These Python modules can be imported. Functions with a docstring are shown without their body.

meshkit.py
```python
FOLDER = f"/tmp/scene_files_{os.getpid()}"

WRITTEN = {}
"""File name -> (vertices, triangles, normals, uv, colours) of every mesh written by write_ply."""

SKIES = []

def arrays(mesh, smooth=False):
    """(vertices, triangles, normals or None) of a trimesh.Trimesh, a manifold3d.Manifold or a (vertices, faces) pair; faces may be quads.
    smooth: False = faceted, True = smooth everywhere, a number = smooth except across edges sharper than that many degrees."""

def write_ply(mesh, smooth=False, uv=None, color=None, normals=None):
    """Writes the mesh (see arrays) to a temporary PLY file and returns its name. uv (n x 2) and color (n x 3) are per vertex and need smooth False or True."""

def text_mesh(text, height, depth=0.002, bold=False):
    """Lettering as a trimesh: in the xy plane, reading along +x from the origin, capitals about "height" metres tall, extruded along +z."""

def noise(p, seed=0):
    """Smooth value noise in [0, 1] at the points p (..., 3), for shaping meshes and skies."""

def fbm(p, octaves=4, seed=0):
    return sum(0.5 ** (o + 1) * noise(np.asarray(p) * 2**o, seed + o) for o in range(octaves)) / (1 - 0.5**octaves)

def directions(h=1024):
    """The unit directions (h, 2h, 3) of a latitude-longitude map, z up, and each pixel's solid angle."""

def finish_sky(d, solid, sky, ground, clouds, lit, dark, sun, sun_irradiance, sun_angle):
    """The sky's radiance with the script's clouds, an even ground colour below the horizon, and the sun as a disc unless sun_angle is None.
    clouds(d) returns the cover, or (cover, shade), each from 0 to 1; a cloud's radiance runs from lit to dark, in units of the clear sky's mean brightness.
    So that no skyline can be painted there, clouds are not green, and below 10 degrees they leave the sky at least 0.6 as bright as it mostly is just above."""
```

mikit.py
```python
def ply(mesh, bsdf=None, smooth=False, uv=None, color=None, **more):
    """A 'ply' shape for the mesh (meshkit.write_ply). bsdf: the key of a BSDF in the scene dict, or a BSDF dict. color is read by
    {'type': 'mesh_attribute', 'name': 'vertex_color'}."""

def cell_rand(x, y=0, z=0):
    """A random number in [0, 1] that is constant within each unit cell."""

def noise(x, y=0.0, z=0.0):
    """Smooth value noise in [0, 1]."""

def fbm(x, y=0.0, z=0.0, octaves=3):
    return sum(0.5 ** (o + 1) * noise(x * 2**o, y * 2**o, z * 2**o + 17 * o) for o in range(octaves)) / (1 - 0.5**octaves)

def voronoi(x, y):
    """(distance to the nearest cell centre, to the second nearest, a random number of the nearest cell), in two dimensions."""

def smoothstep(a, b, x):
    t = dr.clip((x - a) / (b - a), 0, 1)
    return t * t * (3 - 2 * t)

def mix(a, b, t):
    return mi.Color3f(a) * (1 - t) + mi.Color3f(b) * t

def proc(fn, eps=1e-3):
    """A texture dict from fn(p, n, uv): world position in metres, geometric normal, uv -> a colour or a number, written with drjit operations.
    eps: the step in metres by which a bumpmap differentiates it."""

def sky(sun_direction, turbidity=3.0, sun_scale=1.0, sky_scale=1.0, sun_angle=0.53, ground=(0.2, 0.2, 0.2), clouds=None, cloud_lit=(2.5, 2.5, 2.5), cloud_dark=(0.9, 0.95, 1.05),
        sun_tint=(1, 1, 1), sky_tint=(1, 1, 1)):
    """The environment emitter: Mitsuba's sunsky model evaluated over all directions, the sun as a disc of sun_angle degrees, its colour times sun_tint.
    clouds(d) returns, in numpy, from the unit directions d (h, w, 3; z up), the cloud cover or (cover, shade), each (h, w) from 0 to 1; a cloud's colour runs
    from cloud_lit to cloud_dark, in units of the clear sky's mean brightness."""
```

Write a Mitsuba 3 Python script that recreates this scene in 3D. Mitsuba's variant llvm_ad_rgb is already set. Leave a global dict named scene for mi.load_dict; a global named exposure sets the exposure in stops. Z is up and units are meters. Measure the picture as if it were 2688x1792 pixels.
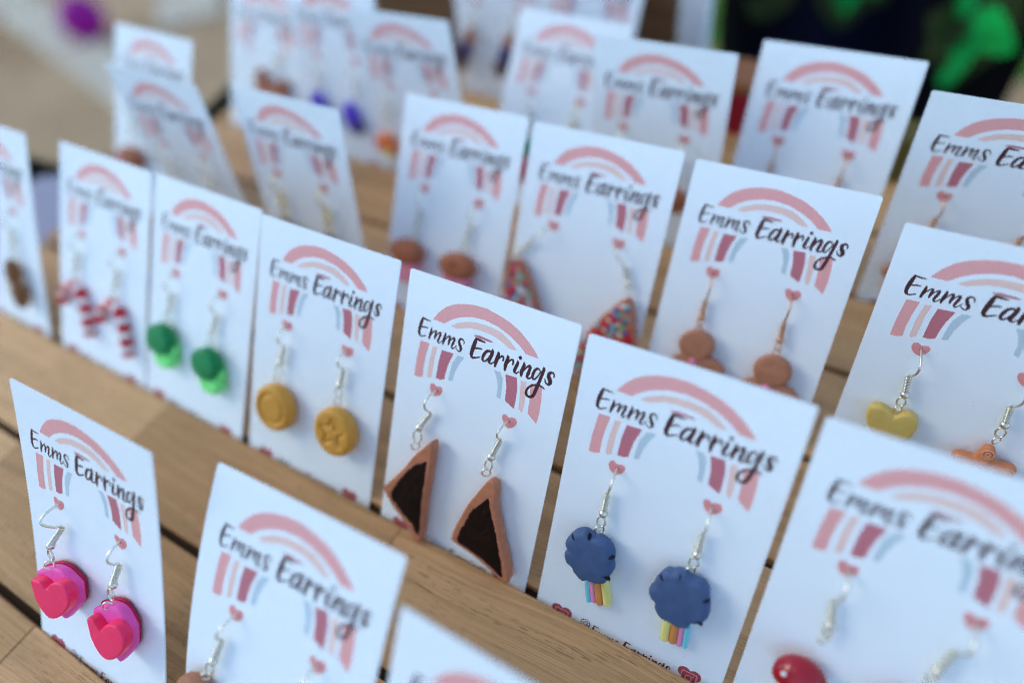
import math, random, numpy as np, trimesh, mitsuba as mi, mikit, meshkit
import drjit as dr
from shapely.geometry import Polygon, Point, LineString
from shapely.ops import unary_union
from shapely import affinity
import manifold3d as m3

# ------------------------------------------------------------------ camera, light, exposure
CAM = np.array([80.904744, 17.486471, 202.653063])           # millimetres; the scene is written in metres
ROT = np.array([[0.8594859527807712, 0.5007029415156184, -0.10286136947434169],
                [0.3184396947615792, -0.6818971188082159, -0.6584925817055238],
                [-0.39985004410739056, 0.5332099808880746, -0.7455246867198004]])   # right, down, forward
FPX = 1812.958
S = 0.001
T = mi.ScalarTransform4f
scene, labels = {}, {}
scene['camera'] = {'type': 'thinlens', 'fov': math.degrees(2 * math.atan(1344 / FPX)), 'fov_axis': 'x',
                   'to_world': T().look_at(origin=(CAM * S).tolist(), target=((CAM + 100 * ROT[2]) * S).tolist(), up=(-ROT[1]).tolist()),
                   'aperture_radius': 0.0043, 'focus_distance': 0.191, 'near_clip': 0.01, 'far_clip': 60.0}
scene['sky'] = mikit.sky([-0.80, -0.24, 0.56], turbidity=3, sun_scale=0.13, sky_scale=1.0, sun_angle=28, ground=(0.18, 0.17, 0.15),
                         sun_tint=(0.88, 1.0, 1.10), sky_tint=(0.77, 1.17, 1.38), clouds=lambda d: 0.35, cloud_lit=(1.15, 1.2, 1.28), cloud_dark=(1.0, 1.0, 1.0))
exposure = 3.0
D = 40.1743          # spacing of the grooves
V0 = 83.5586         # how far a card stands out of its groove
CW = 55.0
rng = np.random.default_rng(7)
random.seed(7)

LETTERS=[[(6.5,13.17,0.215),(6.36,14.23,0.431),(6.0,15.76,0.484),(5.81,17.35,0.431),(5.9,18.35,0.377),(6.58,18.95,0.215),(7.48,18.65,0.194),(8.3,18.26,0.151)],[(6.52,13.27,0.237),(7.65,13.42,0.237),(9.22,13.47,0.151)],[(6.69,16.1,0.215),(7.65,15.79,0.215),(8.64,15.78,0.151)],[(9.96,15.3,0.151),(9.98,16.2,0.344),(9.76,17.39,0.377),(9.54,18.69,0.301)],[(9.6,18.67,0.108),(10.38,16.89,0.151),(11.37,15.8,0.215),(11.7,16.05,0.269),(11.57,17.1,0.344),(11.44,18.16,0.258)],[(11.48,18.05,0.129),(12.19,16.6,0.151),(12.99,15.83,0.237),(13.27,16.14,0.301),(12.99,17.35,0.344),(12.65,18.48,0.28),(12.98,19.08,0.194),(13.55,18.69,0.129),(14.13,17.98,0.129)],[(14.8,15.34,0.151),(14.91,16.01,0.323),(14.6,17.32,0.377),(14.45,18.9,0.258)],[(14.5,18.88,0.108),(15.24,17.01,0.151),(16.19,15.89,0.237),(16.56,16.07,0.28),(16.44,17.42,0.344),(16.37,18.4,0.237)],[(16.4,18.24,0.129),(16.92,16.85,0.151),(17.78,15.91,0.237),(18.16,16.14,0.301),(17.83,17.56,0.344),(17.48,18.59,0.258),(17.87,19.22,0.194),(18.46,18.66,0.129),(19.11,17.83,0.129)],[(21.43,16.6,0.151),(21.36,15.88,0.172),(20.83,15.36,0.215),(20.07,15.46,0.28),(19.71,16.33,0.344),(20.16,17.38,0.409),(20.69,18.21,0.387),(20.46,19.15,0.215),(19.67,19.16,0.172),(19.01,18.58,0.151)],[(25.11,13.55,0.258),(24.91,14.8,0.549),(24.48,17.03,0.581),(24.28,18.75,0.484),(24.74,19.5,0.355),(25.55,19.37,0.258),(27.07,18.66,0.194)],[(25.12,13.62,0.323),(26.53,13.74,0.323),(28.01,13.84,0.194)],[(25.16,16.65,0.226),(26.31,16.19,0.258),(27.41,16.11,0.161)],[(30.68,16.11,0.194),(29.98,15.83,0.291),(28.93,16.26,0.388),(28.16,17.87,0.42),(28.13,19.08,0.323),(28.98,19.23,0.258),(29.9,18.01,0.226),(30.68,16.11,0.226)],[(30.71,14.99,0.161),(30.88,15.89,0.452),(30.38,18.0,0.484),(30.23,18.95,0.388),(30.94,19.3,0.226),(31.77,18.55,0.161)],[(32.59,15.16,0.161),(32.87,15.8,0.452),(32.45,17.87,0.517),(32.36,19.54,0.323)],[(32.46,18.76,0.161),(33.1,17.05,0.194),(34.0,15.93,0.258),(34.54,16.26,0.291),(34.48,17.16,0.226)],[(35.67,15.13,0.161),(35.9,15.93,0.452),(35.55,17.82,0.517),(35.56,19.53,0.323)],[(35.59,18.85,0.161),(36.14,17.17,0.194),(37.08,15.89,0.258),(37.68,16.19,0.291),(37.64,17.17,0.226)],[(38.97,15.6,0.161),(39.11,16.28,0.388),(38.6,18.08,0.452),(38.54,18.99,0.355),(39.22,19.26,0.226),(39.93,18.49,0.161)],[(39.55,14.43,0.468),(39.6,14.51,0.468)],[(40.87,15.37,0.161),(41.1,16.17,0.42),(40.71,18.07,0.484),(40.73,19.39,0.323)],[(40.77,18.78,0.161),(41.7,16.83,0.226),(42.58,15.86,0.323),(43.04,16.21,0.388),(42.72,18.08,0.452),(42.54,19.1,0.355),(43.29,19.35,0.226),(44.05,18.56,0.161)],[(46.14,16.13,0.161),(45.44,15.65,0.258),(44.64,16.23,0.355),(44.14,17.87,0.388),(44.26,18.85,0.323),(44.9,18.98,0.226),(45.72,17.74,0.194),(46.31,16.21,0.194)],[(46.79,14.88,0.194),(47.1,15.28,0.388),(46.73,17.52,0.42),(46.22,20.19,0.452),(45.76,22.44,0.484),(45.3,23.96,0.42),(44.34,24.55,0.323),(43.41,24.22,0.355),(43.17,23.41,0.355),(43.53,22.08,0.291),(44.81,20.79,0.258),(46.54,20.23,0.258),(47.64,20.41,0.226),(48.3,20.68,0.161)],[(50.35,16.5,0.194),(50.25,15.67,0.226),(49.58,15.33,0.291),(48.8,15.9,0.42),(48.86,16.89,0.517),(49.54,17.95,0.549),(49.31,18.99,0.323),(48.37,18.82,0.226),(47.86,17.84,0.161)]]
PRINTS={'pink':[[(9.9,12.59),(11.6,10.0),(13.87,7.58),(16.66,5.97),(19.51,5.02),(22.78,4.33),(26.91,4.13),(31.14,4.85),(34.97,5.84),(38.27,7.36),(41.24,9.33),(43.61,11.31),(44.99,12.88),(40.97,12.95),(38.61,11.14),(35.26,9.45),(31.35,8.12),(26.69,7.55),(22.57,7.99),(18.93,9.24),(16.54,10.57),(14.99,11.83),(14.03,12.72)],[(6.66,20.34),(10.0,20.16),(9.25,24.46),(8.98,28.25),(9.1,31.33),(7.77,31.93),(6.01,31.9),(6.09,26.78)],[(43.93,20.65),(47.58,20.57),(48.08,23.93),(48.27,28.16),(47.98,31.65),(44.79,29.52),(44.65,25.23)]],'peach':[[(16.14,12.7),(18.37,11.07),(21.17,9.79),(24.44,9.02),(28.59,8.82),(32.38,9.27),(35.54,10.86),(38.36,12.91),(35.98,13.15),(33.3,11.98),(29.83,11.05),(26.05,10.96),(22.71,11.28),(19.87,12.31),(18.45,12.92)],[(11.21,20.63),(12.97,20.28),(12.37,23.79),(12.23,30.4),(11.24,30.97),(10.56,30.8),(10.58,25.63)],[(40.94,20.85),(42.73,20.7),(43.23,24.2),(43.32,27.71),(43.13,30.25),(41.86,29.27),(41.55,26.02)]],'mauve':[[(23.01,13.02),(25.89,12.46),(29.28,12.63),(31.52,13.03),(29.4,13.28),(25.6,13.24)],[(14.4,20.76),(18.6,20.52),(17.39,24.06),(16.91,26.66),(16.66,29.41),(15.4,30.08),(13.7,30.08),(13.85,24.49)],[(35.98,20.71),(39.64,20.47),(40.4,23.7),(40.54,27.19),(40.46,29.93),(37.25,28.45),(37.01,24.56)]],'blue':[[(19.95,20.65),(22.32,20.42),(20.82,23.26),(19.94,25.98),(19.52,28.91),(18.68,29.29),(18.02,29.12),(18.19,26.21),(18.6,23.23)],[(32.24,20.79),(34.31,20.64),(35.47,22.37),(35.75,25.42),(35.84,28.78),(34.36,28.14),(34.39,25.53),(33.52,22.69)]],'heartL':[[(14.28,32.65),(13.29,31.93),(12.29,32.38),(12.01,33.62),(12.58,34.88),(13.73,35.72),(14.6,35.98),(15.93,34.97),(16.66,33.77),(16.64,32.74),(15.87,32.19),(14.85,32.44)]],'heartR':[[(39.51,33.05),(38.5,32.39),(37.5,32.67),(37.34,33.87),(38.11,35.2),(39.03,36.06),(39.82,36.44),(41.14,35.62),(42.14,34.32),(42.27,33.25),(41.43,32.37),(40.33,32.48)]]}
POSES={'A1':[-74.1674,-0.2143,0.0494,0.0141,0.5716,-0.08,2.0887],'A2':[-7.8484,-0.3169,0.0345,0.0053,0.5046,0.2595,1.7662],'A3':[51.5428,-0.3044,0.004,-0.0023,0.5621,0.022,-2.6016],'B0':[-243.0771,80.0533,0.0037,-0.0062,0.4815,0.0333,1.2618],'B1':[-178.867,80.0479,0.0041,0.0064,0.5767,0.0266,0.9187],'B2':[-123.2748,80.1021,-0.0167,-0.0042,0.5941,0.0111,0.7295],'B3':[-63.4212,80.058,0.0357,0.0263,0.5319,0.0366,0.5324],'B4':[-2.5816,80.1027,0.0005,-0.0084,0.5471,0.0066,-0.1353],'B5':[56.9456,80.0716,0.0201,-0.0094,0.5232,-0.0239,0.8446],'B6':[114.3236,80.0466,0.0155,-0.0166,0.4688,0.0221,1.5407],'C1':[-188.3462,160.3913,0.0024,0.0101,0.0396,0.0065,-0.9039],'C2':[-123.7691,160.3864,-0.0052,0.0051,0.1313,0.031,-1.8706],'C3':[-63.6287,160.4068,-0.0027,-0.014,0.5681,-0.0073,0.6965],'C4':[-5.466,160.3961,0.0033,-0.0097,0.5472,-0.0086,0.5942],'C5':[53.7902,160.4015,0.0024,-0.0126,0.5463,-0.0094,0.0858],'C6':[116.3214,160.3935,0.0029,-0.019,0.2719,0.0263,0.0558],'D2':[-121.4145,240.7523,-0.0013,-0.023,0.0411,-0.0119,-2.9604],'D3':[-62.9711,240.7452,-0.0027,0.015,0.6207,0.0073,0.2606],'D4':[-5.5543,240.7382,0.0029,-0.0104,0.1203,0.038,-1.5469],'D5':[51.8418,240.7477,0.0004,-0.0064,0.4243,-0.0044,0.6968],'D6':[110.5351,240.7421,0.0018,-0.0067,0.0326,0.0209,0.1853],'C0':[-245.0298,160.3963,0.0052,0.0192,0.5644,0.0062,2.8027],'D1':[-176.6221,240.7526,-0.0014,-0.0198,0.2701,-0.0056,0.0074],'D0':[-238.6406,240.7487,0.0013,-0.0038,0.5031,0.0002,-6.0192]}
# cam [80.90474379296312, 17.486471444356425, 202.6530640832947] [[0.8594859527807712, 0.5007029415156184, -0.10286136947434169], [0.3184396947615792, -0.6818971188082159, -0.6584925817055238], [-0.39985004410739056, 0.5332099808880746, -0.7455246867198004]] 1812.9581991170326

# ------------------------------------------------------------------ materials
def srgb(r, g, b):
    c = np.array([r, g, b]) / 255.0
    return np.where(c <= 0.04045, c / 12.92, ((c + 0.055) / 1.055) ** 2.4).tolist()

def rgb(c): return {'type': 'rgb', 'value': [float(v) for v in c]}

def mat(name, col, rough=0.5, spec=0.4, metallic=0.0, bump=None, bump_scale=1.0, **more):
    b = {'type': 'principled', 'base_color': col if isinstance(col, dict) else rgb(col), 'roughness': rough, 'specular': spec * 0.6, 'metallic': metallic, **more}
    if bump is not None:
        b = {'type': 'bumpmap', 'tex': mikit.proc(bump, eps=1.5e-4), 'scale': bump_scale, 'bsdf': b}
    scene[name] = {'type': 'twosided', 'bsdf': b}
    return name

def clay_bump(p, n, uv):
    q = p * 1000.0
    return (mikit.noise(q.x * 1.1, q.y * 1.1, q.z * 1.1) * 0.5 + mikit.noise(q.x * 3.3, q.y * 3.3, q.z * 3.3) * 0.16) * 0.00022

def clay(name, col, rough=0.55, spec=0.35, var=0.12):
    base = np.array(col, float)
    def f(p, n, uv):
        q = p * 1000.0
        a = mikit.fbm(q.x * 0.45, q.y * 0.45, q.z * 0.45, 3) - 0.5
        b = mikit.noise(q.x * 4.0, q.y * 4.0, q.z * 4.0) - 0.5
        return mi.Color3f(*base.tolist()) * (1.0 + 2.0 * var * a + var * b)
    return mat(name, mikit.proc(f), rough, spec, bump=clay_bump)

WOOD = [((0.60, 0.322, 0.140), (0.40, 0.205, 0.084), 0.0), ((0.68, 0.385, 0.178), (0.50, 0.268, 0.117), 31.0),
        ((0.51, 0.268, 0.113), (0.33, 0.166, 0.066), 57.0), ((0.62, 0.338, 0.155), (0.42, 0.221, 0.096), 83.0)]

def wood_fn(light, dark, off):
    def f(p, n, uv):
        x, y, z = p.x * 1000.0 + off * 7.0, p.y * 1000.0 + off, p.z * 1000.0
        yy = y + (mikit.noise(x * 0.02, y * 0.05, 3.0) - 0.5) * 9.0 + z * 0.8
        band = mikit.fbm(x * 0.006, yy * 0.32, off, 3)
        fine = mikit.noise(x * 0.030, yy * 3.4, off + 5.0) * 0.6 + mikit.noise(x * 0.05, yy * 7.0, off + 6.0) * 0.4
        pore_n = mikit.noise(x * 0.26, yy * 5.2, off + 9.0)
        pore = mikit.smoothstep(0.70, 0.86, pore_n) * (0.35 + 0.65 * mikit.smoothstep(0.35, 0.7, mikit.noise(x * 0.03, yy * 0.30, off + 2.0)))
        c = mikit.mix(dark, light, mikit.smoothstep(0.2, 0.75, band * 0.5 + fine * 0.5))
        blotch = mikit.fbm(x * 0.03, y * 0.03, off, 2)
        c = c * (0.86 + 0.28 * blotch)
        return mikit.mix(c, mi.Color3f(0.10, 0.047, 0.020), pore * 0.5)
    return f

def wood_bump(p, n, uv):
    x, y = p.x * 1000.0, p.y * 1000.0
    return (mikit.noise(x * 0.2, y * 3.6, 9.0) * -0.00005 + mikit.noise(x * 0.06, y * 1.7, 2.0) * 0.00006)

for i, w in enumerate(WOOD):
    mat('m_wood_%d' % i, mikit.proc(wood_fn(*w)), 0.52, 0.35, bump=wood_bump)
mat('m_wood_dark', mikit.proc(wood_fn((0.20, 0.105, 0.055), (0.12, 0.06, 0.03), 11.0)), 0.55, 0.3)
mat('m_groove', (0.055, 0.033, 0.02), 0.8, 0.1)

def paper(p, n, uv):
    q = p * 1000.0
    a = mikit.fbm(q.x * 0.08, q.y * 0.08, q.z * 0.08, 2) - 0.5
    speck = mikit.smoothstep(0.86, 0.93, mikit.noise(q.x * 1.7, q.y * 1.7, q.z * 1.7)) * mikit.smoothstep(0.55, 0.7, mikit.noise(q.x * 0.21, q.y * 0.21, q.z * 0.21))
    return mi.Color3f(0.785, 0.82, 0.855) * (1.0 + 0.03 * a) * (1.0 - 0.12 * speck)
mat('m_card', mikit.proc(paper), 0.42, 0.45)

def print_fn(col):
    col = np.array(col)
    def f(p, n, uv):          # screen-printed grain of the ink
        q = p * 1000.0
        g = mikit.noise(q.x * 5.5, q.y * 5.5, q.z * 5.5)
        return mi.Color3f(*col.tolist()) * (0.92 + 0.16 * g) + mi.Color3f(0.03) * mikit.smoothstep(0.6, 0.9, g)
    return f
mat('m_pink', mikit.proc(print_fn((0.76, 0.345, 0.33))), 0.45, 0.4)
mat('m_peach', mikit.proc(print_fn((0.79, 0.53, 0.47))), 0.45, 0.4)
mat('m_mauve', mikit.proc(print_fn((0.50, 0.155, 0.185))), 0.45, 0.4)
mat('m_blue', mikit.proc(print_fn((0.47, 0.56, 0.62))), 0.45, 0.4)
mat('m_heart', mikit.proc(print_fn((0.70, 0.26, 0.26))), 0.45, 0.4)
mat('m_ink', (0.062, 0.018, 0.022), 0.45, 0.4)
mat('m_ink_brown', (0.15, 0.045, 0.03), 0.5, 0.35)
mat('m_icon', (0.36, 0.075, 0.065), 0.5, 0.35)
mat('m_hole', (0.05, 0.03, 0.025), 0.9, 0.05)
scene['m_silver'] = {'type': 'roughconductor', 'material': 'Ag', 'alpha': 0.07, 'specular_reflectance': rgb((0.80, 0.755, 0.66))}
scene['m_copper'] = {'type': 'roughconductor', 'material': 'Cu', 'alpha': 0.17, 'specular_reflectance': rgb((0.72, 0.56, 0.40))}
scene['m_gold'] = {'type': 'roughconductor', 'material': 'Au', 'alpha': 0.16, 'specular_reflectance': rgb((0.75, 0.66, 0.5))}
clay('m_hot_pink', (0.88, 0.028, 0.115), 0.42, 0.4, 0.05)
clay('m_orchid', (0.80, 0.085, 0.36), 0.45, 0.4, 0.06)
clay('m_crimson', (0.45, 0.012, 0.06), 0.5, 0.3, 0.08)
clay('m_terracotta', (0.45, 0.165, 0.088), 0.6, 0.3, 0.22)
clay('m_chocolate', (0.014, 0.0055, 0.0035), 0.55, 0.16, 0.5)
clay('m_slate', (0.058, 0.098, 0.205), 0.55, 0.4, 0.18)
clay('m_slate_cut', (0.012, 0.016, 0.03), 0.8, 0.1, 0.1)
clay('m_cyan', (0.19, 0.60, 0.68), 0.4, 0.4, 0.05)
clay('m_rose', (0.78, 0.28, 0.47), 0.4, 0.4, 0.05)
clay('m_tangerine', (0.66, 0.26, 0.075), 0.4, 0.4, 0.06)
clay('m_lemon', (0.78, 0.69, 0.22), 0.4, 0.4, 0.05)
clay('m_mustard', (0.60, 0.285, 0.045), 0.45, 0.4, 0.08)
clay('m_green', (0.002, 0.21, 0.058), 0.4, 0.45, 0.08)
clay('m_mint', (0.20, 0.80, 0.22), 0.45, 0.4, 0.06)
clay('m_red', (0.58, 0.005, 0.02), 0.3, 0.5, 0.06)
clay('m_toadstool', (0.33, 0.002, 0.013), 0.2, 0.9, 0.05)
clay('m_white_clay', (0.80, 0.77, 0.74), 0.4, 0.4, 0.04)
clay('m_heart_yellow', (0.58, 0.40, 0.11), 0.5, 0.4, 0.08)
clay('m_starfish', (0.55, 0.19, 0.085), 0.4, 0.45, 0.08)
clay('m_starfish_ring', (0.68, 0.29, 0.15), 0.4, 0.45, 0.05)
clay('m_eye_blue', (0.03, 0.065, 0.16), 0.2, 0.6, 0.05)
clay('m_gingerbread', (0.40, 0.165, 0.095), 0.65, 0.3, 0.2)
clay('m_button_pink', (0.80, 0.22, 0.38), 0.4, 0.4, 0.05)
clay('m_muffin', (0.36, 0.115, 0.055), 0.55, 0.35, 0.2)
clay('m_muffin_dark', (0.10, 0.03, 0.018), 0.6, 0.3, 0.2)
clay('m_muffin_cup', (0.74, 0.24, 0.33), 0.5, 0.35, 0.06)
clay('m_pod', (0.21, 0.085, 0.03), 0.55, 0.3, 0.25)
clay('m_cream', (0.72, 0.60, 0.44), 0.55, 0.3, 0.08)
clay('m_violet', (0.10, 0.045, 0.52), 0.4, 0.4, 0.08)
clay('m_navy', (0.012, 0.012, 0.13), 0.4, 0.4, 0.08)
clay('m_orange', (0.80, 0.19, 0.05), 0.4, 0.4, 0.08)
clay('m_sprinkle_teal', (0.20, 0.45, 0.47), 0.4, 0.4, 0.05)
clay('m_sprinkle_blue', (0.06, 0.10, 0.30), 0.4, 0.4, 0.05)
clay('m_sprinkle_white', (0.75, 0.68, 0.6), 0.4, 0.4, 0.05)
clay('m_sprinkle_green', (0.25, 0.42, 0.12), 0.4, 0.4, 0.05)

# ------------------------------------------------------------------ helpers
used = {}
def numbered(name):
    k = used.get(name, 0)
    used[name] = k + 1
    return name if k == 0 else '%s_%03d' % (name, k)

def thing(name, label, cat, group=None):
    key = numbered(name)
    labels[key] = {'label': label, 'category': cat}
    if group: labels[key]['group'] = group
    return key

def put(mesh, m, parent, part=None, smooth=35, label=None, kind=None):
    """One entry: a part of parent (mesh in millimetres)."""
    key = numbered(parent + '__' + part) if part else parent
    if isinstance(mesh, (list, tuple)) and not isinstance(mesh[0], np.ndarray):
        mesh = trimesh.util.concatenate([x if isinstance(x, trimesh.Trimesh) else trimesh.Trimesh(*x, process=False) for x in mesh])
    if isinstance(mesh, (list, tuple)):
        mesh = trimesh.Trimesh(mesh[0], mesh[1], process=False)
    mesh = mesh.copy(); mesh.apply_scale(S)
    scene[key] = mikit.ply(mesh, m, smooth=smooth)
    if label or kind:
        labels.setdefault(key, {})
        if label: labels[key]['label'] = label
        if kind: labels[key]['kind'] = kind
    return key

def structure(name, mesh, m, smooth=False, kind='structure', label=None):
    put(mesh, m, name, smooth=smooth)
    labels[name] = {'kind': kind}
    if label: labels[name]['label'] = label

def tri(v, f):
    f = np.asarray(f)
    if f.shape[1] == 4: f = np.vstack([f[:, [0, 1, 2]], f[:, [0, 2, 3]]])
    return trimesh.Trimesh(v, f, process=False)

def box(x0, x1, y0, y1, z0, z1, c=0.0):
    if c <= 0:
        m = trimesh.creation.box((x1 - x0, y1 - y0, z1 - z0)); m.apply_translation(((x0 + x1) / 2, (y0 + y1) / 2, (z0 + z1) / 2)); return m
    pts = []
    for sx, X in ((1, x0), (-1, x1)):
        for sy, Y in ((1, y0), (-1, y1)):
            for sz, Z in ((1, z0), (-1, z1)):
                pts += [(X, Y + sy * c, Z + sz * c), (X + sx * c, Y, Z + sz * c), (X + sx * c, Y + sy * c, Z)]
    return trimesh.convex.convex_hull(np.array(pts))

def grid_faces(n, m, wrap=False):
    i, j = np.meshgrid(np.arange(n - 1), np.arange(m if wrap else m - 1), indexing='ij')
    a = i * m + j; b = i * m + (j + 1) % m
    return np.stack([a, b, b + m, a + m], -1).reshape(-1, 4)

def tube(pts, r, sides=8, closed=False):
    p = np.asarray(pts, float); n = len(p)
    t = (np.roll(p, -1, 0) - np.roll(p, 1, 0)) if closed else np.gradient(p, axis=0)
    t /= np.linalg.norm(t, axis=1, keepdims=True) + 1e-12
    a = np.zeros_like(p); ref = np.array([0.3, 0.2, 0.93]) if abs(t[0] @ np.array([0.3, 0.2, 0.93])) < 0.9 else np.array([1.0, 0, 0])
    v = np.cross(t[0], ref); a[0] = v / np.linalg.norm(v)
    for i in range(1, n):
        v = a[i - 1] - t[i] * (a[i - 1] @ t[i]); a[i] = v / (np.linalg.norm(v) + 1e-12)
    b = np.cross(t, a); ang = np.arange(sides) * 2 * np.pi / sides
    rr = np.broadcast_to(r, (n,))[:, None, None]
    V = p[:, None] + rr * (np.cos(ang)[None, :, None] * a[:, None] + np.sin(ang)[None, :, None] * b[:, None])
    F = grid_faces(n, sides, True)
    V = V.reshape(-1, 3)
    if closed:
        j = np.arange(sides); q = (n - 1) * sides
        F = np.vstack([F, np.stack([q + j, q + (j + 1) % sides, (j + 1) % sides, j], -1)])
        return tri(V, F)
    F = np.vstack([F[:, [0, 1, 2]], F[:, [0, 2, 3]]])
    c0, c1 = len(V), len(V) + 1
    V = np.vstack([V, p[:1], p[-1:]]); j = np.arange(sides)
    F = np.vstack([F, np.stack([(j + 1) % sides, j, j * 0 + c0], -1), np.stack([(n - 1) * sides + j, (n - 1) * sides + (j + 1) % sides, j * 0 + c1], -1)])
    return trimesh.Trimesh(V, F, process=False)

def spline(pts, n=10):
    p = np.asarray(pts, float); q = np.vstack([2 * p[0] - p[1], p, 2 * p[-1] - p[-2]]); out = []
    for i in range(1, len(q) - 2):
        t = np.linspace(0, 1, n, endpoint=False)[:, None]
        a, b, c, d = q[i - 1], q[i], q[i + 1], q[i + 2]
        out.append(0.5 * (2 * b + (c - a) * t + (2 * a - 5 * b + 4 * c - d) * t ** 2 + (3 * b - a - 3 * c + d) * t ** 3))
    return np.vstack(out + [p[-1:]])

def ellipsoid(rx, ry, rz, c=(0, 0, 0), n=3):
    m = trimesh.creation.icosphere(subdivisions=n); m.vertices = m.vertices * [rx, ry, rz] + np.asarray(c); return m

def rays(poly, n=120, centre=None):
    c = np.array(centre if centre is not None else poly.centroid.coords[0]); a = np.arange(n) * 2 * np.pi / n; r = []
    for t in a:
        hit = poly.boundary.intersection(LineString([c, c + 200 * np.array([np.cos(t), np.sin(t)])]))
        gs = getattr(hit, 'geoms', [hit])
        r.append(max((np.hypot(g.coords[0][0] - c[0], g.coords[0][1] - c[1]) for g in gs), default=1.0))
    return c, a, np.array(r)

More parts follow.
